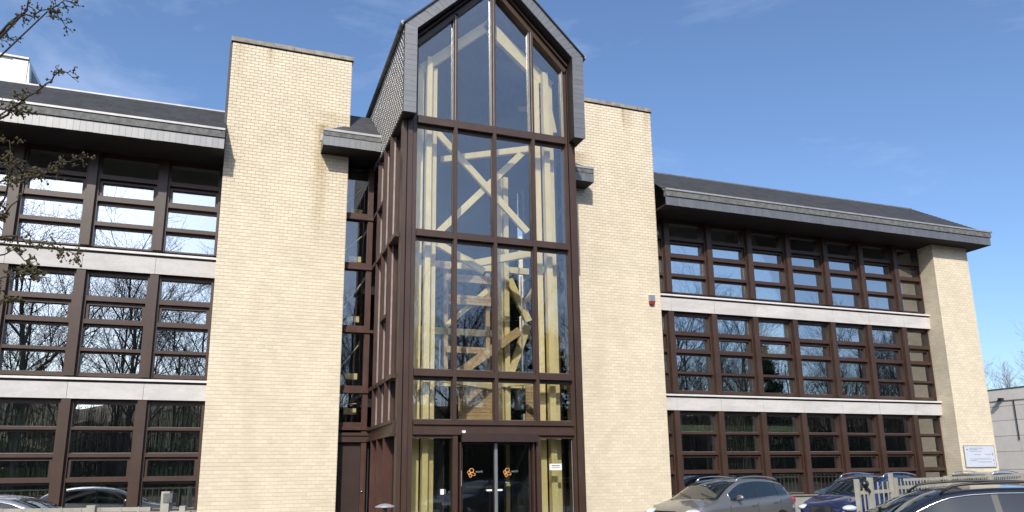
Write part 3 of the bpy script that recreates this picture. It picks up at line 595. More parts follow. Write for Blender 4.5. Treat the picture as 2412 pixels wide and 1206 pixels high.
# slate hood round the gable
FY, HY = -3.60, 4.3
OX0, OX1, HZ0, HZ1 = 0.115, 5.03, 9.88, 12.31
IX0, IX1 = 0.43, 4.72
APO = HZ1 + (AX - OX0) * 0.99; API = 12.22 + (AX - IX0) * 0.99
hood = bp('slate_hood', MB()
   .box(OX0 + 0.01, OX0 + 0.19, FY + 0.02, HY, HZ0 + 0.01, HZ1)
   .box(OX0 + 0.19, IX0 - 0.0, FY + 0.02, T0 + 0.02, HZ0 + 0.01, 12.21)
, 'soffit')
mk('cheek', B(OX1 - 0.19, OX1 - 0.01, FY + 0.02, HY, HZ0 + 0.01, HZ1).box(IX1 + 0.0, OX1 - 0.19, FY + 0.02, T0 + 0.02, HZ0 + 0.01, 12.21), 'soffit', hood)
for s_ in (0, 1):
    xo = OX0 + 0.01 if s_ == 0 else OX1 - 0.01; xi = IX0 if s_ == 0 else IX1
    # sloping roof slab front to back (thin) and the thick front border
    poly = [(xo, FY + 0.02, HZ1), (AX, FY + 0.02, APO - 0.01), (AX, FY + 0.02, APO - 0.20), (xo, FY + 0.02, HZ1 - 0.19)]
    mk('roof_slope', MB().prism(poly, (0, HY - FY, 0)), 'roofslate', hood)
    poly = [(xo, FY + 0.025, HZ1 - 0.01), (AX, FY + 0.025, APO - 0.02), (AX, FY + 0.025, API), (xi, FY + 0.025, 12.22)]
    mk('hood_border', MB().prism(poly, (0, T0 - FY + 0.05, 0)), 'soffit', hood)
    # verge: dark line along the top edge
    sg = 1 if s_ == 0 else -1
    mk('verge', MB().beam((xo - sg * 0.06, FY - 0.0, HZ1 - 0.03), (AX + sg * 0.0, FY - 0.0, APO + 0.03), 0.09, 0.035), 'black', hood)
    # border slates: vertical leg
    n = 17; dz = (HZ1 - 0.02 - HZ0) / n; wv = IX0 - OX0
    me = B(0, wv, -0.012, 0.012, 0.002, dz - 0.002).mesh('slate', 'slate')
    for k in range(n):
        o = link('slate', me, hood, ((OX0 if s_ == 0 else IX1), FY + 0.012 + random.uniform(-0.002, 0.002), HZ0 + k * dz)); o.rotation_euler = (random.uniform(-0.02, 0.02), 0, random.uniform(-0.006, 0.006))
    # border slates: rake
    n = 21
    a0, a1 = Vector((OX0 if s_ == 0 else OX1, 0, HZ1)), Vector((AX, 0, APO)); b0, b1 = Vector((xi, 0, 12.22)), Vector((AX, 0, API))
    for k in range(n):
        p = [a0.lerp(a1, (k + 0.02) / n), a0.lerp(a1, (k + 0.985) / n), b0.lerp(b1, (k + 0.985) / n), b0.lerp(b1, (k + 0.02) / n)]
        if s_ == 0: p = p[::-1]
        yj = random.uniform(-0.003, 0.003)
        mk('slate', MB().prism([(q.x, FY + yj, q.z) for q in p], (0, 0.024, 0)), 'slate', hood)
    # lozenge slates on the cheek
    m = MB(); hk = MB(); rr = 0; z = HZ0 + 0.03
    while z < HZ1 - 0.06:
        y = FY + 0.10 + (0.085 if rr % 2 else 0)
        while y < 1.9:
            hw, hh = 0.082, 0.098; x = xo - sg * (0.012 + random.uniform(0, 0.002)); xl = xo - sg * 0.026
            i = len(m.v); m.v += [(x, y, z + 2 * hh), (x, y - hw, z + hh), (xl, y, z), (x, y + hw, z + hh), (xo, y, z + 2 * hh), (xo, y - hw, z + hh), (xo, y, z), (xo, y + hw, z + hh)]
            m.f += [(i, i + 1, i + 2, i + 3), (i + 1, i + 5, i + 6, i + 2), (i + 2, i + 6, i + 7, i + 3), (i, i + 4, i + 5, i + 1), (i + 3, i + 7, i + 4, i)]
            hk.box(min(xl - sg * 0.010, xl), max(xl - sg * 0.010, xl), y - 0.022, y + 0.006, z + 0.005, z + 0.038)
            y += 0.17
        z += 0.098; rr += 1
    tag(mk('lozenge_slates', m, 'slate', hood, rnd=5), kind='stuff'); tag(mk('slate_hooks', hk, 'slatehook', hood), kind='stuff')
    gx = xo - sg * 0.07
    mk('hood_gutter', MB().tube([(gx, FY + 0.03, HZ1 - 0.02), (gx, HY, HZ1 - 0.02)], 0.062, 8), 'gutter', hood, smooth=False)
    mk('gutter_end', MB().tube([(gx, FY - 0.0, HZ1 + 0.0), (gx, FY + 0.03, HZ1 + 0.0)], 0.055, 8), 'zinc', hood)

# ---- timber frame inside the glazed tower
tf = bp('timber_frame', B(0.9, 4.4, -2.6, -2.45, 2.10, 2.30), 'wood')
def tb(name, mb, mat='wood'): return mk(name, mb, mat, tf)
for x0, x1, y, z1 in ((0.70, 0.86, -2.56, 11.75), (0.90, 1.04, -2.76, 12.0), (1.08, 1.22, -2.56, 11.8), (3.98, 4.15, -2.56, 12.35), (4.19, 4.35, -2.76, 12.15), (4.39, 4.55, -2.56, 12.0)):
    tb('column', B(x0, x1, y, y + 0.18, GZ, z1))
tb('column', B(3.40, 3.56, -1.0, -0.84, GZ, 9.6)); tb('column', B(3.60, 3.74, -1.06, -0.88, GZ, 9.6)); tb('column', B(1.55, 1.72, 0.1, 0.28, GZ, 9.6), 'oldwood')
def tbeam(a, b, w=0.12, h=0.2, mat='wood'): return tb('beam', MB().beam(a, b, w, h), mat)
def brace(a, b, w=0.1, h=0.17): return tb('brace', MB().beam(a, b, w, h))
tb('rafter', MB().beam((0.80, -2.5, 11.72), (2.70, -2.5, 13.45), 0.14, 0.25)); tb('rafter', MB().beam((2.62, -2.5, 13.45), (4.50, -2.5, 11.85), 0.14, 0.34))
brace((1.25, -2.42, 10.02), (3.78, -2.42, 7.50)); brace((1.20, -2.30, 7.12), (3.80, -2.30, 9.92)); tbeam((1.75, -1.0, 9.9), (3.85, -2.45, 9.9), 0.1, 0.17)
brace((1.25, -2.42, 6.98), (2.55, -2.42, 6.30)); tbeam((2.75, -1.0, 6.92), (3.95, -2.5, 6.92), 0.12, 0.2); tbeam((1.2, -2.5, 6.92), (2.75, -1.0, 6.92), 0.1, 0.16)
brace((3.82, -0.8, 6.60), (4.40, -0.8, 5.40), 0.14, 0.2); brace((4.38, -0.8, 5.30), (3.84, -0.8, 3.90), 0.14, 0.2)
tbeam((1.3, -0.8, 3.58), (4.5, -0.8, 3.58), 0.14, 0.2); tbeam((1.2, -2.4, 3.50), (3.3, -0.8, 3.50), 0.1, 0.14); tbeam((3.4, -0.8, 3.55), (4.4, -2.4, 3.55), 0.1, 0.14)
brace((4.72, -2.0, 11.4), (4.30, -0.6, 12.1), 0.1, 0.14); brace((4.70, -2.2, 10.6), (4.45, -2.2, 11.9), 0.18, 0.2)
brace((4.45, -2.3, 8.6), (4.78, -1.2, 8.0), 0.08, 0.12); brace((4.62, -1.9, 6.9), (4.30, -0.8, 5.9), 0.08, 0.12)
for x0, x1, z0, z1 in ((1.80, 2.08, 6.74, 6.94), (1.96, 3.28, 6.40, 6.62), (1.97, 3.26, 5.76, 6.03), (1.98, 3.25, 4.40, 4.58)):
    n = max(1, int(round((z1 - z0) / 0.09))); dz = (z1 - z0) / n
    for k in range(n): tb('board', B(x0, x1, -0.86 + 0.006 * (k % 2), -0.78, z0 + k * dz + 0.004, z0 + (k + 1) * dz - 0.004), 'oldwood')
for x0, x1, y in ((2.34, 3.32, -0.80), (1.25, 1.75, -0.5), (4.25, 4.74, -0.9)):
    for k in range(11):
        tb('board', B(x0, x1, y + 0.005 * (k % 2), y + 0.03, 2.52 + k * 0.095, 2.52 + k * 0.095 + 0.088), 'oldwood' if x0 > 2 else 'wood')
for z in (5.02, 6.92): tbeam((0.7, -0.62, z), (4.5, -0.62, z), 0.12, 0.18)
for x in (2.0, 3.22): tb('post', B(x - 0.06, x + 0.06, -0.72, -0.60, 3.65, 6.75), 'oldwood')
tbeam((2.0, -0.7, 5.15), (3.2, -0.7, 6.25), 0.05, 0.14); tbeam((2.1, -1.4, 3.7), (3.9, -1.4, 5.0), 0.06, 0.22, 'oldwood'); tbeam((2.1, -0.9, 3.7), (3.9, -0.9, 5.0), 0.06, 0.22, 'oldwood')
for k in range(9): tb('tread', B(2.15 + k * 0.2, 2.37 + k * 0.2, -1.38, -0.92, 3.74 + k * 0.145, 3.775 + k * 0.145), 'oldwood')
for x in (0.90, 4.18):
    for z in (3.62, 2.46, 7.05): tb('bracket', B(x - 0.01, x + 0.16, -2.735, -2.725, z, z + 0.16), 'steel')
tb('rail_post', MB().tube([(3.9, -1.4, 6.9), (3.9, -1.4, 9.0)], 0.02, 6), 'steel'); tb('rail_post', MB().tube([(4.05, -1.2, 3.6), (4.05, -1.2, 6.6)], 0.02, 6), 'steel'); tb('rail_post', MB().tube([(1.45, -1.6, 3.6), (1.45, -1.6, 4.6)], 0.02, 6), 'steel'); tb('rail_post', MB().tube([(1.6, -1.6, 3.6), (1.6, -1.6, 4.6)], 0.02, 6), 'steel')

# ---- entrance doors
ZB = 2.05
for x0, x1 in ((1.52, 1.63), (3.60, 3.72)):
    tp('door_post', B(x0, x1, T0 - 0.03, T0 + 0.30, GZ, ZB), 'brown'); 
tp('door_jamb', B(1.68, 1.71, T0 - 0.05, T0 + 0.25, GZ, 1.90), 'brown'); tp('door_jamb', B(3.51, 3.54, T0 - 0.05, T0 + 0.25, GZ, 1.90), 'brown')
tp('door_head', B(1.70, 3.60, T0 - 0.16, T0 - 0.031, 1.905, 2.10), 'darkbrown')
for x0, x1 in ((PX1, 1.52), (3.72, QX0)):
    tp('pane', B(x0, x1, T0 + 0.07, T0 + 0.08, GZ + 0.1, ZB), 'doorglass'); tp('frame_rail', B(x0, x1, T0 + 0.02, T0 + 0.12, GZ, GZ + 0.1).box(x0, x1, T0, T0 + 0.12, ZB - 0.06, ZB), 'brown')
tp('edge_strip', B(QX0 - 0.03, QX0 - 0.018, T0 + 0.05, T0 + 0.065, GZ + 0.1, ZB - 0.06), 'alu')
for x0, x1 in ((1.75, 2.58), (2.62, 3.48)):
    dr = tp('sliding_door', B(x0, x0 + 0.03, -3.12, -3.08, GZ + 0.02, 1.90).box(x1 - 0.03, x1, -3.12, -3.08, GZ + 0.02, 1.90).box(x0 + 0.03, x1 - 0.03, -3.12, -3.08, GZ + 0.02, GZ + 0.10).box(x0 + 0.03, x1 - 0.03, -3.12, -3.08, 1.85, 1.90), 'darkbrown')
tp('meeting_stile', B(2.565, 2.635, -3.14, -3.10, GZ + 0.02, 1.88), 'steel')
for x0, x1 in ((1.78, 2.56), (2.64, 3.45)): tp('pane', B(x0, x1, -3.10, -3.095, GZ + 0.1, 1.85), 'doorglass')
tp('door_grip', B(2.36, 2.49, -3.15, -3.13, 0.775, 0.815).box(2.63, 2.75, -3.15, -3.13, 0.775, 0.815), 'plate')
tp('door_grip', B(2.86, 2.96, -3.05, -3.03, 0.955, 0.975), 'plate'); tp('pull_bar', B(1.70, 1.715, T0 - 0.075, T0 - 0.055, 0.90, 1.25), 'alu')
bp('porch_wall', B(1.50, 1.53, -2.4, -0.9, GZ, 2.0).box(3.70, 3.73, -2.4, -0.9, GZ, 2.0).box(1.53, 3.70, -1.0, -0.9, GZ, 2.0), 'darkwall'); bp('porch_ceiling', B(0.4, 4.75, -2.9, 0.5, 2.34, 2.40), 'darkwall')

# ---------------------------------------------------------------- signs and small fittings on the building
def text_mesh(body, size, mat, name, parent, loc, align='LEFT', ext=0.001):
    cu = bpy.data.curves.new(name, 'FONT'); cu.body = body; cu.size = size; cu.extrude = ext; cu.align_x = align
    tmp = bpy.data.objects.new('tmp', cu); me = bpy.data.meshes.new_from_object(tmp); bpy.data.objects.remove(tmp); me.materials.clear(); me.materials.append(M[mat])
    o = link(name, me, parent, loc); o.rotation_euler = (math.pi / 2, 0, 0); return o
for lx, lab in ((2.00, 'orange knot logo with grey lettering on the left sliding door pane'), (2.89, 'orange knot logo with grey lettering on the right sliding door pane')):
    lg = root('door_logo', lab, 'logo', (lx, -3.112, 1.20), 0, 'logos on the sliding doors')
    m = MB()
    for cx_, cz_, rx, rz_, ph in ((0.0, 0.05, 0.055, 0.045, 0.5), (-0.055, 0.0, 0.045, 0.035, 2.2), (0.035, -0.03, 0.06, 0.03, -0.3), (-0.03, -0.06, 0.03, 0.045, 0.2)):
        pts = []
        for k in range(17):
            t = 2 * math.pi * k / 16; u, v = rx * math.cos(t), rz_ * math.sin(t); pts.append((cx_ + u * math.cos(ph) - v * math.sin(ph), 0, cz_ + u * math.sin(ph) + v * math.cos(ph)))
        m.tube(pts, 0.007, 5, cap=False)
    mk('emblem', m, 'orange', lg); text_mesh('work', 0.085, 'greytext', 'lettering', lg, (0.095, 0, 0.0))
sg_ = root('wall_sign', 'pale blue-grey information board on the brick end pier', 'sign', (22.29, -0.012, 1.205))
mk('board', B(-0.74, 0.74, -0.03, 0.0, 0.0, 0.74), 'signm', sg_); mk('sign_frame', B(-0.76, 0.76, -0.034, 0.0, -0.02, 0.0).box(-0.76, 0.76, -0.034, 0, 0.74, 0.76).box(-0.76, -0.74, -0.034, 0, 0, 0.74).box(0.74, 0.76, -0.034, 0, 0, 0.74), 'zinc', sg_)
m = MB()
for x0, x1, z in ((-0.50, 0.20, 0.650), (-0.50, -0.10, 0.605), (-0.48, 0.10, 0.545), (-0.30, 0.05, 0.42), (0.25, 0.55, 0.43), (-0.52, -0.44, 0.27), (-0.38, 0.55, 0.265), (-0.52, -0.20, 0.205), (-0.15, 0.55, 0.16)):
    x = x0
    while x < x1:
        d = random.uniform(0.02, 0.07); m.box(x, min(x + d, x1), -0.032, -0.030, z, z + 0.022); x += d + 0.014
mk('lettering', m, 'greytext', sg_); m = MB().box(-0.64, -0.57, -0.033, -0.030, 0.60, 0.63).box(0.62, 0.65, -0.033, -0.030, 0.40, 0.48).box(0.64, 0.67, -0.033, -0.030, 0.20, 0.27).box(0.64, 0.67, -0.033, -0.030, 0.10, 0.13); mk('arrow_marks', m, 'text', sg_)
al = root('alarm_siren', 'small grey and red siren box high on the brick tower', 'alarm', (8.93, -0.01, 6.36)); mk('housing', B(-0.09, 0.09, -0.10, 0.0, 0.10, 0.30), 'steel', al); mk('lens', MB().prism([(-0.09, -0.12, 0.10), (0.09, -0.12, 0.10), (0.075, -0.09, 0.0), (-0.075, -0.09, 0.0)], (0, 0.12, 0)), 'red', al)
pl = root('glass_notice', 'small pale green notice on the pane beside the doors', 'notice', (4.13, T0 + 0.055, 1.24)); mk('plate', B(-0.16, 0.16, -0.006, 0.0, 0, 0.15), 'plate', pl); mk('lettering', B(-0.11, 0.11, -0.008, -0.006, 0.09, 0.12).box(-0.11, 0.11, -0.008, -0.006, 0.045, 0.065), 'greytext', pl)
ic = root('door_intercom', 'white intercom box on the pane left of the doors', 'intercom', (1.30, T0 + 0.05, 0.72)); mk('casing', B(-0.06, 0.02, -0.03, 0.0, 0, 0.12), 'plate', ic); mk('bracket', B(0.045, 0.06, -0.02, 0.0, 0.01, 0.12), 'alu', ic)
se = root('door_sensor', 'tiny white sensor box above the entrance doors', 'sensor', (1.75, T0 - 0.09, 2.11)); mk('casing', B(-0.04, 0.04, -0.04, 0.0, 0, 0.055), 'plate', se)
lm = root('mushroom_lamp', 'low grey mushroom bollard lamp beside the entrance tower', 'lamp', (-0.50, -5.7, GZ)); mk('post', MB().tube([(0, 0, 0), (0, 0, 1.10)], 0.04, 10), 'steel', lm, smooth=True)
mk('lamp_hood', MB().tube([(0, 0, 1.09), (0, 0, 1.11), (0, 0, 1.15), (0, 0, 1.165)], [0.19, 0.195, 0.10, 0.02], 20), 'zinc', lm, smooth=True)

# ---------------------------------------------------------------- neighbouring clad building
NB = root('clad_building', 'pinkish-beige panel clad building beyond the end of the car park', 'building', (30.0, 0, GZ))
nw = mk('wall', B(0.03, 14, 0.2, 24, 0, 4.70 - GZ), 'darkbrown', NB)
zc = [0, 0.8, 1.6, 2.4, 3.1, 3.8, 4.45, 5.22]
for a, b in zip(zc, zc[1:]):
    y = 0.2
    while y < 24:
        mk('cladding_panel', B(-0.01 + random.uniform(-0.002, 0.002), 0.03, y + 0.008, min(24, y + 3.8) - 0.008, a + 0.008, b - 0.008), 'bldg', nw); y += 3.8
mk('roof_trim', B(-0.03, 14, 0.2, 24, 5.22, 5.27), 'gutter', NB); mk('cable', MB().tube([(-0.03, 24, 4.72), (-0.03, 5.0, 4.70), (-0.03, 2.0, 4.68), (-0.03, 0.3, 4.67)], 0.012, 5), 'black', NB); mk('cable', MB().tube([(-0.03, 4.0, 4.70), (-0.03, 4.0, 2.9)], 0.02, 5), 'black', NB)
mk('camera_bracket', B(-0.22, -0.02, 4.45, 4.6, 4.72, 4.82).box(-0.28, -0.15, 4.40, 4.6, 4.66, 4.74), 'black', NB)

# ---------------------------------------------------------------- cars
def interp(tab, x):
    if x <= tab[0][0]: return tab[0][1]
    for (a, va), (b, vb) in zip(tab, tab[1:]):
        if x <= b:
            t = (x - a) / (b - a); return va + (vb - va) * t
    return tab[-1][1]
def smooth_tab(tab, it=2):
    for _ in range(it):
        new = [tab[0]]
        for (a, va), (b, vb) in zip(tab, tab[1:]):
            new += [(a * .75 + b * .25, va * .75 + vb * .25), (a * .25 + b * .75, va * .25 + vb * .75)]
        new.append(tab[-1]); tab = new
    return tab
def make_car(label, p, loc, heading, sp):
    """local x runs from nose (0) to tail (L), y is width, z up; heading = direction of the nose"""
    L_, HW = sp['L'], sp['W'] / 2
    top = smooth_tab(sp['top'], 1); belt = smooth_tab(sp['belt'], 1); hw = smooth_tab(sp['hw'], 2); hr = smooth_tab(sp['hr'], 1)
    ang = math.atan2(-heading[1], -heading[0])
    r = root('parked_car', label, 'car', (loc[0], loc[1], GZ), ang, 'cars parked around the building')
    ox = -L_ / 2
    def ring(x):
        zt = interp(top, x); zb = min(interp(belt, x), zt - 0.02); h = HW * interp(hw, x); gh = zt - zb
        rw = h * interp(hr, x) if gh > 0.06 else h * 0.96
        e = min(0.05, gh * 0.3)
        return [(0, zt), (rw * 0.45, zt - 0.008), (rw * 0.78, zt - 0.028), (rw * 0.95, zt - e * 0.7), (rw, zt - e - 0.015 if gh > .06 else zt - 0.015), (rw * 0.55 + (h - 0.03) * 0.45, (zt - e) * 0.55 + zb * 0.45), (h - 0.03, zb), (h - 0.005, zb - 0.06), (h + 0.004, zb * 0.5 + 0.33), (h, 0.45), (h - 0.03, 0.28), (h - 0.12, 0.20), (0, 0.20)]
    xs = sorted(set([0.0, 0.02, 0.06, 0.12] + [L_ * k / 60 for k in range(1, 60)] + [L_ - 0.06, L_ - 0.02, L_]))
    rows = []
    for x in xs:
        rg = ring(x); rows.append([(ox + x, -a, b) for a, b in rg[::-1]] + [(ox + x, a, b) for a, b in rg[1:]])
    # opening for the glasshouse is left in place; glass sits flush in front of a dark cabin
    mb = MB().grid(rows); n = len(rows[0])
    mb.v.append((ox, 0, 0.5)); c = len(mb.v) - 1
    for k in range(n - 1): mb.f.append((k + 1, k, c))
    mb.v.append((ox + L_, 0, 0.6)); c = len(mb.v) - 1; e0 = (len(rows) - 1) * n
    for k in range(n - 1): mb.f.append((e0 + k, e0 + k + 1, c))
    # cut window quads out of the shell
    x_ws0, x_ws1, x_r0, x_r1 = sp['glass']
    dl0, dl1 = sp['dlo']; pil = sp['pillars']
    def side_zone(x): return dl0 < x < dl1 and interp(top, x) - interp(belt, x) > 0.16
    body = mk('body', mb, p, r, smooth=True)
    def sidept(x, f, s, off):
        rg = ring(x); (rw, z1), (mw, zm), (bw, zb) = rg[4], rg[5], rg[6]
        z1 -= 0.035; zb2 = zb + 0.03
        z = zb2 + (z1 - zb2) * f
        y = mw + (rw - mw) * (z - zm) / max(0.01, (rg[4][1] - zm)) if z > zm else bw + (mw - bw) * (z - zb) / max(0.01, zm - zb)
        return (ox + x, s * (y + off), z)
    for s in (-1, 1):
        segs = []; last = dl0
        for q in pil: segs.append((last, q - 0.035)); last = q + 0.035
        segs.append((last, dl1))
        for a, b in segs:
            nx = max(3, int((b - a) / 0.08)); rws = [[sidept(a + (b - a) * i / nx, f, s, 0.006) for i in range(nx + 1)] for f in (0, .25, .5, .75, 1)]
            if s > 0: rws = rws[::-1]
            mk('side_window', MB().grid(rws), 'autoglass', r, smooth=True)
        nx = 44; pts = [sidept(dl0 + (dl1 - dl0) * i / nx, 1.03, s, 0.012) for i in range(nx + 1)] + [sidept(dl1 - (dl1 - dl0) * i / nx, -0.04, s, 0.012) for i in range(nx + 1)]
        mk('window_trim', MB().tube(pts + [pts[0]], 0.009, 5, cap=False), 'chrome', r, smooth=True)
        for q in pil:
            mk('pillar', MB().grid([[sidept(q - 0.035, f, s, 0.006), sidept(q + 0.035, f, s, 0.006)] if s < 0 else [sidept(q + 0.035, f, s, 0.006), sidept(q - 0.035, f, s, 0.006)] for f in (0, .25, .5, .75, 1)]), 'black', r, smooth=True)
        # wheels
        for wx in sp['axles']:
            hwx = HW * interp(hw, wx)
            mk('wheel_arch', MB().tube([(ox + wx, s * (hwx - 0.06), 0.33), (ox + wx, s * (hwx + 0.007), 0.33)], 0.365, 28), 'black', r)
            wh = mk('wheel', MB().tube([(ox + wx, s * (hwx - 0.2), 0.325), (ox + wx, s * (hwx + 0.012), 0.325)], 0.22, 24), 'rim', r)
            mk('tyre', MB().tube([(ox + wx, s * (hwx - 0.2), 0.325), (ox + wx, s * (hwx - 0.02), 0.325), (ox + wx, s * (hwx + 0.010), 0.325)], [0.325, 0.325, 0.30], 28), 'rubber', wh)
            sk = MB()
            for k in range(5):
                t = 2 * math.pi * k / 5; sk.beam((ox + wx, s * (hwx + 0.016), 0.325), (ox + wx + 0.21 * math.cos(t), s * (hwx + 0.016), 0.325 + 0.21 * math.sin(t)), 0.02, 0.05, up=(0, 1, 0))
            mk('spokes', sk, 'p_grey', wh)
        # mirror, handles, lights, door lines
        mx_ = dl0 + 0.22; mp_ = sidept(mx_, 0.02, s, 0)
        mk('mirror', MB().ball((mp_[0], mp_[1] + s * 0.12, mp_[2] + 0.05), 0.1, (0.6, 1.15, 0.75), 12, 8).tube([(mp_[0], mp_[1], mp_[2]), (mp_[0], mp_[1] + s * 0.08, mp_[2] + 0.02)], 0.025, 6), p, r, smooth=True)
        for hx in sp['handles']:
            hy = HW * interp(hw, hx); mk('door_handle', MB().beam((ox + hx, s * (hy + 0.012), interp(belt, hx) - 0.14), (ox + hx + 0.2, s * (hy + 0.012), interp(belt, hx) - 0.13), 0.03, 0.03), p, r)
        for lx in sp['doors']:
            pts = [(ox + lx, s * (HW * interp(hw, lx) + 0.0045 - 0.004), z) for z in (0.35, 0.55, 0.75, interp(belt, lx) - 0.08)]
            mk('door_gap', MB().tube(pts, 0.006, 4), 'black', r)
        hy = HW * interp(hw, 0.28)
        mk('headlight', MB().ball((ox + 0.30, s * (hy - 0.135), sp['lampz']), 0.3, (1.0, 0.50, 0.30), 18, 10), 'lamp', r, smooth=True)
        mk('fog_light', MB().ball((ox + 0.07, s * (hy * 0.70), 0.36), 0.07, (0.5, 1.2, 0.7), 10, 6), 'lamp', r, smooth=True)
        ty = HW * interp(hw, L_ - 0.18)
        mk('tail_light', MB().ball((ox + L_ - 0.22, s * (ty - 0.085), sp['tailz'] - 0.02), 0.2, (0.88, 0.50, 0.62), 16, 10), 'tail', r, smooth=True)
    # windscreen and rear screen follow the shell
    for nm, a, b in (('windscreen', x_ws0, x_ws1), ('rear_screen', x_r0, x_r1)):
        rws = []; nx = 12
        for i in range(nx + 1):
            x = a + (b - a) * i / nx; rg = ring(x); row = []
            for k in (4, 3, 2, 1): row.append((ox + x, -rg[k][0] * 0.95, rg[k][1] + 0.006))
            row.append((ox + x, 0, rg[0][1] + 0.006))
            for k in (1, 2, 3, 4): row.append((ox + x, rg[k][0] * 0.95, rg[k][1] + 0.006))
            rws.append(row)
        mk(nm, MB().grid(rws[::-1]), 'autoglass', r, smooth=True)
    g = MB()
    for k in range(7): g.box(ox - 0.028, ox + 0.02, -0.30, 0.30, 0.60 + k * 0.022, 0.608 + k * 0.022)
    mk('grille', B(ox - 0.02, ox + 0.02, -0.32, 0.32, 0.585, 0.76), 'black', r); mk('grille_bars', g, 'chrome', r)
    mk('number_plate', B(ox - 0.035, ox - 0.02, -0.26, 0.26, 0.42, 0.53), 'plate', r); mk('number_plate', B(ox + L_ + 0.003, ox + L_ + 0.018, -0.26, 0.26, 0.72, 0.83), 'plate', r)
    for s in (-1, 1):
        if sp.get('rails'):
            a, b = sp['rails']; pts = [(ox + a + (b - a) * i / 14, s * (ring(a + (b - a) * i / 14)[4][0] - 0.06), interp(top, a + (b - a) * i / 14) + (0.035 if 0 < i < 14 else -0.02)) for i in range(15)]
            mk('roof_rail', MB().tube(pts, 0.017, 6), 'chrome' if sp.get('railc') else 'black', r, smooth=True)
        wp = [(ox + x_ws0 + 0.05, s * 0.35 - 0.25, interp(top, x_ws0 + 0.05) + 0.02), (ox + x_ws0 + 0.22, s * 0.35 + 0.25, interp(top, x_ws0 + 0.22) + 0.02)]
        mk('wiper', MB().tube(wp, 0.008, 4), 'black', r)
    mk('aerial', MB().beam((ox + x_r0 - 0.25, 0, interp(top, x_r0 - 0.25)), (ox + x_r0 - 0.15, 0, interp(top, x_r0 - 0.2) + 0.06), 0.02, 0.05), 'black', r)
    return r
M['autoglass'] = plain('tinted_car_glass', (0.012, 0.018, 0.022), 0.02, 0.0, 0.9)
MPV = dict(L=4.35, W=1.80, top=[(0, .62), (.06, .74), (.3, .86), (.7, .96), (1.0, 1.02), (1.35, 1.22), (1.75, 1.43), (2.1, 1.53), (2.7, 1.56), (3.3, 1.53), (3.75, 1.45), (3.95, 1.34), (4.15, 1.08), (4.27, .92), (4.35, .66)],
  belt=[(0, .60), (.3, .80), (.9, .93), (1.5, .97), (2.5, 1.01), (3.5, 1.07), (4.1, 1.04), (4.35, .64)], hw=[(0, .66), (.12, .80), (.4, .92), (.8, .98), (1.4, 1), (3.2, 1), (3.9, .96), (4.2, .88), (4.35, .76)], hr=[(0, .9), (1.0, .92), (1.7, .76), (3.3, .74), (4.1, .80), (4.35, .9)],
  glass=(1.02, 1.95, 3.86, 4.14), dlo=(1.42, 3.82), pillars=[2.45, 3.38], axles=(.80, 3.45), handles=(2.2, 3.1), doors=(1.35, 2.45, 3.42), lampz=.72, tailz=.92, rails=(1.95, 3.75), railc=1)
HATCH = dict(L=4.3, W=1.80, top=[(0, .58), (.06, .70), (.3, .82), (.8, .93), (1.1, .97), (1.45, 1.14), (1.9, 1.36), (2.25, 1.44), (2.8, 1.46), (3.3, 1.42), (3.75, 1.30), (4.05, 1.08), (4.2, .92), (4.3, .66)],
  belt=[(0, .56), (.3, .76), (1.0, .88), (2.0, .92), (3.3, .98), (4.05, .98), (4.3, .64)], hw=MPV['hw'], hr=[(0, .9), (1.1, .92), (1.8, .75), (3.3, .72), (4.0, .80), (4.3, .9)],
  glass=(1.10, 2.05, 3.72, 4.05), dlo=(1.5, 3.72), pillars=[2.5, 3.35], axles=(.82, 3.42), handles=(2.25, 3.1), doors=(1.4, 2.5, 3.4), lampz=.66, tailz=.86)
ESTATE = dict(L=4.75, W=1.83, top=[(0, .58), (.06, .72), (.3, .84), (.9, .95), (1.28, 1.00), (1.62, 1.16), (2.0, 1.36), (2.3, 1.455), (2.9, 1.49), (3.7, 1.465), (4.2, 1.40), (4.42, 1.28), (4.62, 1.02), (4.70, .90), (4.75, .66)],
  belt=[(0, .56), (.3, .78), (1.1, .90), (2.0, .93), (3.6, .98), (4.5, .99), (4.75, .64)], hw=[(0, .66), (.12, .80), (.4, .92), (.8, .98), (1.4, 1), (3.6, 1), (4.3, .96), (4.6, .88), (4.75, .76)], hr=[(0, .9), (1.2, .92), (2.0, .75), (3.8, .72), (4.5, .80), (4.75, .9)],
  glass=(1.28, 2.2, 4.30, 4.62), dlo=(1.62, 4.30), pillars=[2.72, 3.62], axles=(.88, 3.72), handles=(2.45, 3.35), doors=(1.5, 2.72, 3.68), lampz=.68, tailz=.90, rails=(2.15, 4.1))
make_car('bronze-silver compact people carrier parked in front of the ground floor windows', 'p_silver', (8.75, -3.3), (-0.96, -0.28), dict(MPV, top=[(a, b * 0.972) for a, b in MPV['top']], belt=[(a, b * 0.98) for a, b in MPV['belt']]))
make_car('dark blue hatchback with bright headlights behind the palisade gate', 'p_blue', (13.3, -3.6), (-0.97, -0.24), MPV)
make_car('black estate car with roof rails, nearest car, in front of the palisade fence', 'p_black', (5.3, -12.9), (-0.85, 0.53), ESTATE)
make_car('silver hatchback behind the low fence under the ground floor windows', 'p_grey', (-6.75, -4.7), (0.995, -0.1), HATCH)
make_car('grey car roof showing past the fence below the information board', 'p_dark', (20.0, -1.6), (-0.97, -0.2), MPV)
make_car('pale grey car farthest off by the clad building', 'p_grey', (25.2, -1.9), (-0.97, -0.2), MPV)

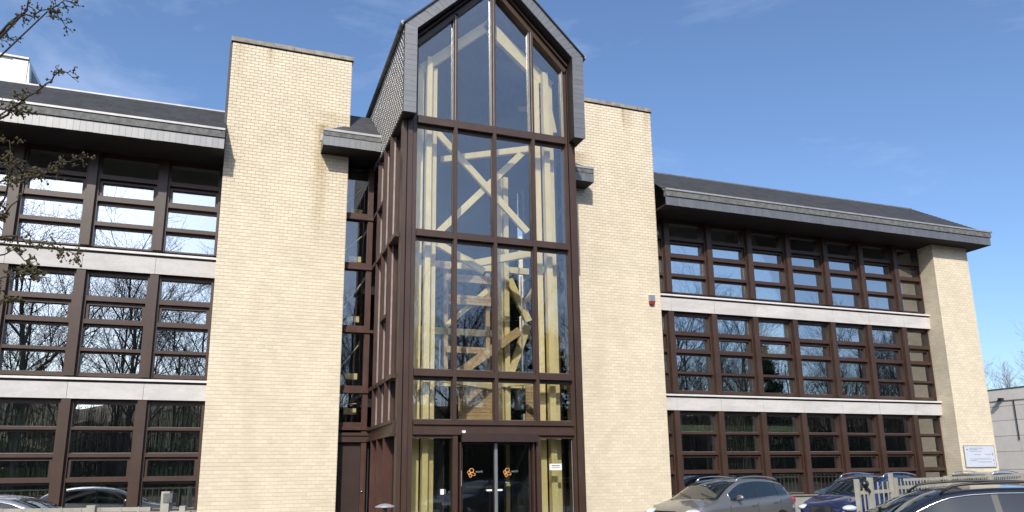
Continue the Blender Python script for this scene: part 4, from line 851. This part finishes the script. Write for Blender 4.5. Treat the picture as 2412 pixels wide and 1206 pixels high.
# ---------------------------------------------------------------- palisade fences
def fence_run(label, a, b, h, pitch, rail_z, sw=0.017, posts=(), top=None):
    a = Vector((a[0], a[1], GZ)); b = Vector((b[0], b[1], GZ)); d = b - a; n = int(d.length / pitch); ang = math.atan2(d.y, d.x)
    f = root('palisade_fence', label, 'fence', a, ang)
    me = MB().prism([(-sw, -0.008, 0.05), (sw, -0.008, 0.05), (sw, -0.008, h - 0.07), (0.004, -0.008, h), (-0.004, -0.008, h), (-sw, -0.008, h - 0.07)], (0, 0.008, 0)).mesh('slat', 'fence')
    for k in range(n + 1):
        if any(abs(k * pitch - q) < 0.06 for q in posts): continue
        o = link('slat', me, f, (k * pitch, random.uniform(-0.003, 0.003), random.uniform(-0.008, 0.008))); o.rotation_euler = (0, random.uniform(-0.012, 0.012), 0)
    for z in rail_z: mk('rail', B(0, d.length, 0.001, 0.045, z, z + 0.05), 'fence', f)
    if top: mk('top_rail', B(top, d.length, 0.002, 0.03, h - 0.04, h + 0.003), 'fence', f)
    for q in posts: mk('post', B(q - 0.05, q + 0.05, -0.05, 0.07, 0, h + 0.02), 'fence', f)
    return f
fence_run('grey palisade fence with pointed slats running back behind the black car', (6.62, -10.9), (24.0, -2.8), 1.53, 0.16, (0.30, 1.37), posts=(0.0, 2.9, 5.8, 8.7, 11.6, 14.5), top=0.55)
fence_run('low grey palisade fence in front of the silver hatchback', (-12.9, -6.9), (-4.16, -10.05), 1.36, 0.235, (0.25, 1.30), posts=(2.0, 5.5, 8.6))
gt = root('palisade_gate', 'narrow grey palisade gate with latch and thick posts', 'gate', (5.26, -11.53, GZ), math.atan2(0.63, 1.36))
mk('gate_post', B(-0.03, 0.03, -0.03, 0.03, 0, 1.55), 'fence', gt); mk('gate_post', B(0.48, 0.55, -0.035, 0.035, 0, 1.57), 'fence', gt); mk('gate_post', B(1.37, 1.43, -0.03, 0.03, 0, 1.62), 'fence', gt)
for x in (0.22, 0.36, 0.80, 1.0, 1.2): mk('slat', B(x - 0.015, x + 0.015, -0.012, 0.0, 0.06, 1.50), 'fence', gt)
mk('rail', B(0.03, 1.37, 0.0, 0.03, 1.33, 1.38), 'fence', gt); mk('rail', B(0.03, 1.37, 0.0, 0.03, 0.27, 0.32), 'fence', gt)
mk('latch', MB().ball((0.25, -0.03, 1.48), 0.07, (1.3, 0.6, 0.8)).beam((0.15, -0.02, 1.5), (0.42, -0.02, 1.36), 0.03, 0.04), 'black', gt)
gp = root('gate_stub', 'stout grey gate post with cap at the end of the low fence', 'gate post', (-3.98, -10.13, GZ), -0.35)
mk('post', B(-0.05, 0.05, -0.05, 0.05, 0, 1.53), 'fence', gp); mk('cap', B(-0.02, 0.09, -0.06, 0.06, 1.40, 1.51), 'gutter', gp); mk('slat', B(0.17, 0.24, -0.03, 0.03, 0, 1.36).box(0.05, 0.30, -0.02, 0.02, 1.25, 1.30), 'fence', gp)

# ---------------------------------------------------------------- trees
def branch_segments(h, r0, seed, levels=5, spread=0.75, droop=0.0, start=0.25, nb=(7, 5, 4, 4, 3), lens=(0.5, 0.5, 0.5, 0.5, 0.5)):
    rnd = random.Random(seed); segs = []
    def grow(p, d, length, rad, lev):
        n = max(2, 5 - lev); pts = [p.copy()]; rr = [rad]; q = p.copy(); dd = d.copy()
        for i in range(n):
            dd = (dd + Vector((rnd.uniform(-1, 1), rnd.uniform(-1, 1), rnd.uniform(-0.5, 1.0) - droop * lev)) * (0.07 + 0.05 * lev)).normalized()
            q = q + dd * (length / n); pts.append(q.copy()); rr.append(rad * (1 - 0.75 * (i + 1) / n) + 0.004)
        segs.append((lev, pts, rr))
        if lev >= levels - 1: return
        k = nb[lev]
        for j in range(k):
            t = (start if lev == 0 else 0.18) + (1 - (start if lev == 0 else 0.18)) * (j + rnd.random() * 0.8) / k; t = min(t, 0.98); f = t * n; i = min(int(f), n - 1)
            base = pts[i].lerp(pts[i + 1], f - i); ax = (pts[i + 1] - pts[i]).normalized()
            s = ax.orthogonal().normalized(); s.rotate(Matrix.Rotation(rnd.uniform(0, 2 * math.pi), 3, ax))
            an = spread * rnd.uniform(0.6, 1.25); nd = (ax * math.cos(an) + s * math.sin(an) + Vector((0, 0, 0.12))).normalized()
            r_here = rr[i] * (1 - (f - i)) + rr[i + 1] * (f - i)
            grow(base, nd, length * lens[lev] * (1.15 - 0.5 * t if lev == 0 else 1) * rnd.uniform(0.75, 1.2), max(0.006, r_here * 0.6), lev + 1)
    grow(Vector((0, 0, -0.2)), Vector((0, 0, 1)), h, r0, 0)
    return segs
def tree_meshes(key, h, r0, seed, mat, **k):
    segs = branch_segments(h, r0, seed, **k); tr = MB(); cr = MB()
    for lev, pts, rr in segs:
        if lev == 0: tr.tube(pts, rr, 9, cap=False)
        else: cr.tube(pts, rr, 5 if lev == 1 else 3, cap=False)
    return tr.mesh('trunk', mat, True), cr.mesh('crown', mat)
TM = [tree_meshes('a', 17, 0.19, 11, 'bark', levels=5, nb=(10, 6, 5, 3), lens=(0.42, 0.55, 0.55, 0.6), spread=0.65, start=0.22),
      tree_meshes('b', 19, 0.17, 23, 'bark', levels=5, nb=(12, 6, 4, 3), lens=(0.34, 0.5, 0.55, 0.6), spread=0.55, start=0.25),
      tree_meshes('c', 15, 0.23, 5, 'bark', levels=5, nb=(7, 6, 5, 4), lens=(0.58, 0.55, 0.55, 0.5), spread=0.85, start=0.30),
      tree_meshes('d', 12, 0.22, 8, 'palebark', levels=5, nb=(9, 7, 6, 4), lens=(0.5, 0.5, 0.5, 0.5), spread=0.6, start=0.15)]
def bare_tree(i, x, y, s, label, group=None, z=GZ):
    t = root('bare_tree', label, 'tree', (x, y, z), random.uniform(0, 6.28), group); t.scale = (s, s, s)
    link('trunk', TM[i][0], t); c = link('crown', TM[i][1], t); return t
rnd = random.Random(3)
gl = 'tall bare deciduous tree in the wood reflected in the windows'; gg = 'bare trees of the wood across the road'
for k in range(30):
    x = -34 + k * 4.6 + rnd.uniform(-1.5, 1.5); bare_tree(k % 3, x, -58 + rnd.uniform(-4, 4), rnd.uniform(0.85, 1.2), gl, gg)
for k in range(26):
    x = -40 + k * 6 + rnd.uniform(-2, 2); bare_tree((k + 1) % 3, x, -74 + rnd.uniform(-5, 5), rnd.uniform(1.0, 1.35), gl, gg)
for k in range(34):
    x = -60 + k * 5.5 + rnd.uniform(-2, 2); bare_tree(k % 3, x, -97 + rnd.uniform(-3, 3), rnd.uniform(0.7, 1.0), gl, gg, z=5.0)
for k in range(12):
    x = 34 + k * 6.5 + rnd.uniform(-2, 2); bare_tree(k % 3, x, -52 + rnd.uniform(-3, 3), rnd.uniform(0.65, 0.85), gl, gg)
bare_tree(2, -17.5, -40, 1.25, 'largest spreading bare tree by the road reflected in the upper windows')
bare_tree(0, -11.5, -44, 1.15, 'slender bare tree beside the spreading one, mirrored in the window reflections')
bare_tree(2, -27.5, -42, 1.35, 'bare tree at the verge mirrored in the outermost windows')
# undergrowth of the wood: thin stems and ivy that nobody could count
m = MB(); r2 = random.Random(9)
for k in range(5000):
    x = r2.uniform(-45, 115); y = r2.uniform(-84, -60); h = r2.uniform(4.0, 13.0) * (1.0 if x < 30 else 1.15); a = r2.uniform(-0.6, 0.6); b = r2.uniform(-0.4, 0.4)
    m.tube([(x, y, GZ), (x + a, y + b, GZ + h * 0.6), (x + a * 2.4, y + b * 2, GZ + h)], [0.05, 0.03, 0.01], 3, cap=False)
tag(mk('undergrowth', m, 'bark'), 'dense thicket of bare saplings along the wood across the road', 'undergrowth', kind='stuff')
m = MB()
for k in range(34000):
    x = r2.uniform(-45, 115); y = r2.uniform(-86, -66); z = GZ + abs(r2.gauss(0, 1.0)) * 3.4; s = r2.uniform(0.10, 0.36); v = Vector((r2.uniform(-1, 1), r2.uniform(-1, 1), r2.uniform(-1, 1))).normalized(); u = v.orthogonal().normalized() * s; w3 = v.cross(u)
    c = Vector((x, y, z)); i = len(m.v); m.v += [tuple(c - u), tuple(c + w3 * 0.6), tuple(c + u)]; m.f.append((i, i + 1, i + 2))
tag(mk('ivy_thicket', m, 'ivy'), 'dark evergreen ivy and bramble mass at the foot of the wood', 'undergrowth', kind='stuff')
rows = []
for k in range(14):
    y = -92 - k * 9; rows.append([(-160 + j * 9, y + r2.uniform(-1, 1), GZ - 0.5 + 17 * (1 - math.exp(-k / 2.2)) + r2.uniform(-1.8, 1.8) * min(1, k)) for j in range(48)])
tag(mk('sky_screen_bank', MB().grid(rows[::-1]), 'soil'), kind='structure')  # unseen bank added to block bright sky in the ground-floor reflections
# evergreens mirrored in the entrance tower
def conifer(x, y, h, seed, label, wd=0.22):
    t = root('pine_tree', label, 'tree', (x, y, GZ)); rr = random.Random(seed)
    mk('trunk', MB().tube([(0, 0, -0.2), (0.1, 0, h * 0.5), (0, 0.1, h * 0.96)], [0.25, 0.15, 0.03], 8), 'bark', t, smooth=True)
    c = MB(); lb = MB()
    for k in range(120):
        z = h * (0.2 + 0.8 * rr.random() ** 0.8); L2 = (h - z) * wd * rr.uniform(0.7, 1.3) + 0.5; a = rr.uniform(0, 6.28); tip = Vector((math.cos(a) * L2, math.sin(a) * L2, z + rr.uniform(-0.4, 0.5))); b0 = Vector((0, 0, z))
        lb.tube([b0, tip], [0.035, 0.008], 3, cap=False)
        for j in range(26):
            f = rr.uniform(0.25, 1.05); p = b0.lerp(tip, f) + Vector((rr.gauss(0, .22), rr.gauss(0, .22), rr.gauss(0, .16))); v = Vector((rr.uniform(-1, 1), rr.uniform(-1, 1), rr.uniform(-.5, 1))).normalized(); u = v.orthogonal().normalized() * 0.22; w3 = v.cross(u)
            i = len(c.v); c.v += [tuple(p - u), tuple(p + w3 * 0.5), tuple(p + u), tuple(p - w3 * 0.5)]; c.f.append((i, i + 1, i + 2, i + 3))
    mk('limbs', lb, 'bark', t); mk('crown', c, 'needle', t)
conifer(20.5, -50, 19.0, 4, 'tall dark evergreen mirrored in the glazed entrance tower', 0.2)
conifer(25.5, -53, 15.0, 5, 'shorter dark evergreen next to the tall one, mirrored in the glazing', 0.26)
conifer(56.0, -52, 16.0, 6, 'dark evergreen mirrored in the first floor windows', 0.25)
# bare trees visible past the end of the building
gg2 = 'pale bare trees beyond the clad building'
for k, (x, y, s) in enumerate(((51.0, 24.0, 0.66), (55.5, 22.5, 0.62), (60.5, 24.5, 0.68), (57.0, 30.0, 0.78), (65.0, 27.0, 0.9), (51.5, 31.0, 0.68), (69, 22, 0.85))):
    bare_tree(3, x, y, s, ['pale bare tree closest to the brick end pier, above the clad roof', 'pale bare twiggy tree in the middle of the row above the clad roof', 'pale bare tree standing farther along beyond the clad roof', 'pale bare tree behind the row beyond the clad building', 'pale bare tree at the end of the row beyond the clad building', 'small pale bare tree half hidden by the end pier', 'outermost pale bare tree past the clad building'][k], gg2)

# near hawthorn at the edge of the photograph
HT = root('hawthorn_tree', 'budding hawthorn with crooked thorny twigs close to the viewer', 'tree', (-5.55, -15.35, GZ))
hoff = -Vector((-5.55, -15.35, GZ)); r4 = random.Random(21)
def px(u, v, D):  # only used to lay the limbs out in metres from the camera's optical frame measurements
    q = F_ + R_ * ((u - 1206) / 1761.68) - U_ * ((v - 720.54) / 1761.68); return CP + q * D + hoff
trunk = [(0, 0, -0.1), (0.05, 0.02, 0.8), (-0.03, 0.05, 1.6), (0.05, -0.02, 2.4), (0.12, 0.0, 3.2), (0.10, 0.05, 4.2), (0.16, 0.0, 5.2)]
mk('trunk', MB().tube(trunk, [0.11, 0.095, 0.08, 0.07, 0.055, 0.04, 0.02], 9), 'twig', HT, smooth=True)
limbs = [([(-160, 320, 4.3), (-60, 165, 4.1), (0, 75, 4.0), (50, 35, 4.0), (72, -8, 4.0)], 0.016), ([(50, 36, 4.0), (78, 40, 4.0), (118, 22, 4.0), (150, 6, 4.0), (192, 14, 4.0)], 0.007), ([(112, 27, 4.0), (135, 45, 4.0), (158, 58, 4.0)], 0.004), ([(-60, 90, 4.1), (-10, 70, 4.1), (30, 92, 4.1)], 0.006),
 ([(-150, 470, 4.4), (-60, 350, 4.2), (0, 285, 4.1), (45, 243, 4.0), (108, 200, 4.0), (140, 168, 4.0), (166, 165, 4.0)], 0.013), ([(45, 243, 4.0), (42, 218, 4.0)], 0.004),
 ([(-150, 520, 4.3), (-40, 440, 4.1), (40, 425, 4.0), (110, 400, 3.95), (152, 378, 3.95), (192, 368, 3.9)], 0.010), ([(-160, 600, 4.3), (-40, 560, 4.1), (40, 560, 4.0), (110, 575, 3.95), (150, 592, 3.9), (190, 598, 3.9)], 0.011),
 ([(-140, 640, 4.2), (-30, 610, 4.1), (30, 590, 4.0), (70, 620, 4.0), (105, 650, 4.0)], 0.009), ([(-120, 700, 4.3), (-40, 560, 4.2), (10, 470, 4.2), (30, 400, 4.1), (22, 330, 4.1)], 0.012), ([(-120, 420, 4.4), (-30, 370, 4.3), (20, 385, 4.2), (70, 410, 4.2)], 0.009), ([(-60, 520, 4.1), (15, 500, 4.0), (60, 450, 4.0), (75, 400, 4.0)], 0.008),
 ([(-120, 760, 4.2), (-40, 690, 4.1), (10, 655, 4.0), (60, 640, 4.0), (120, 655, 4.0)], 0.009), ([(-100, 300, 4.3), (-20, 270, 4.2), (20, 262, 4.2), (60, 270, 4.2)], 0.007), ([(-90, 800, 4.1), (-20, 740, 4.0), (15, 700, 4.0), (50, 715, 4.0)], 0.008)]
lm_, tw, bd = MB(), MB(), MB()
def bud(p, s=0.0034):
    i = len(bd.v); x, y, z = p; s *= r4.uniform(0.7, 1.5)
    bd.v += [(x + s, y, z), (x - s, y, z), (x, y + s, z), (x, y - s, z), (x, y, z + s * 1.5), (x, y, z - s)]
    bd.f += [(i, i + 2, i + 4), (i + 2, i + 1, i + 4), (i + 1, i + 3, i + 4), (i + 3, i, i + 4), (i + 2, i, i + 5), (i + 1, i + 2, i + 5), (i + 3, i + 1, i + 5), (i, i + 3, i + 5)]
def spur(p, d, ln, lev):
    q = p + d * ln * 0.5 + Vector((r4.gauss(0, 1), r4.gauss(0, 1), r4.gauss(0, 1))) * ln * 0.1; e = q + (d + Vector((r4.gauss(0, .5), r4.gauss(0, .5), r4.gauss(0, .5)))).normalized() * ln * 0.5
    tw.tube([p, q, e], [0.0022, 0.0017, 0.0011], 3, cap=False); bud(e); bud(q, 0.005)
    if r4.random() < 0.5: bud(e + Vector((r4.gauss(0, .006), r4.gauss(0, .006), r4.gauss(0, .006))), 0.006)
    if lev > 0:
        for k in range(r4.choice((1, 2, 2, 3))):
            f = p.lerp(q, r4.random()) if k else q; v = Vector((r4.gauss(0, 1), r4.gauss(0, 1), r4.gauss(0, 1))).normalized(); spur(f, (v + d * 0.5).normalized(), ln * r4.uniform(0.35, 0.7), lev - 1)
for li, (pts, rad) in enumerate(limbs):
    w_p = [px(*p) for p in pts]; fine = []
    for a, b in zip(w_p, w_p[1:]):
        for k in range(3): fine.append(a.lerp(b, k / 3) + Vector((r4.gauss(0, 1), r4.gauss(0, 1), r4.gauss(0, 1))) * 0.006)
    fine.append(w_p[-1]); n = len(fine)
    lm_.tube(fine, [0.68 * rad * (1 - 0.78 * k / (n - 1)) for k in range(n)], 6)
    dens = 2 if li < 6 else 3
    for a, b in zip(fine, fine[1:]):
        for k in range(dens):
            if r4.random() < (0.7 if li < 6 else 0.62):
                d = (b - a).normalized(); v = Vector((r4.gauss(0, 1), r4.gauss(0, 1), r4.gauss(0, 1))).normalized(); spur(a.lerp(b, r4.random()), (v + d * 0.6).normalized(), r4.uniform(0.025, 0.07) * (1 if li < 6 else 1.25), 1 if li < 8 else 2)
    root_p = Vector(trunk[min(len(trunk) - 1, max(1, int((w_p[0].z) / 0.9)))]) if w_p[0].z < 5.2 else Vector(trunk[-1])
    lm_.tube([root_p, root_p.lerp(w_p[0], 0.5) + Vector((0, 0, -0.05)), w_p[0]], [rad * 2.4, rad * 1.6, rad], 6)
mk('limbs', lm_, 'twig', HT, smooth=True); tag(mk('twigs', tw, 'twig', HT), kind='stuff'); tag(mk('buds', bd, 'bud', HT), kind='stuff')
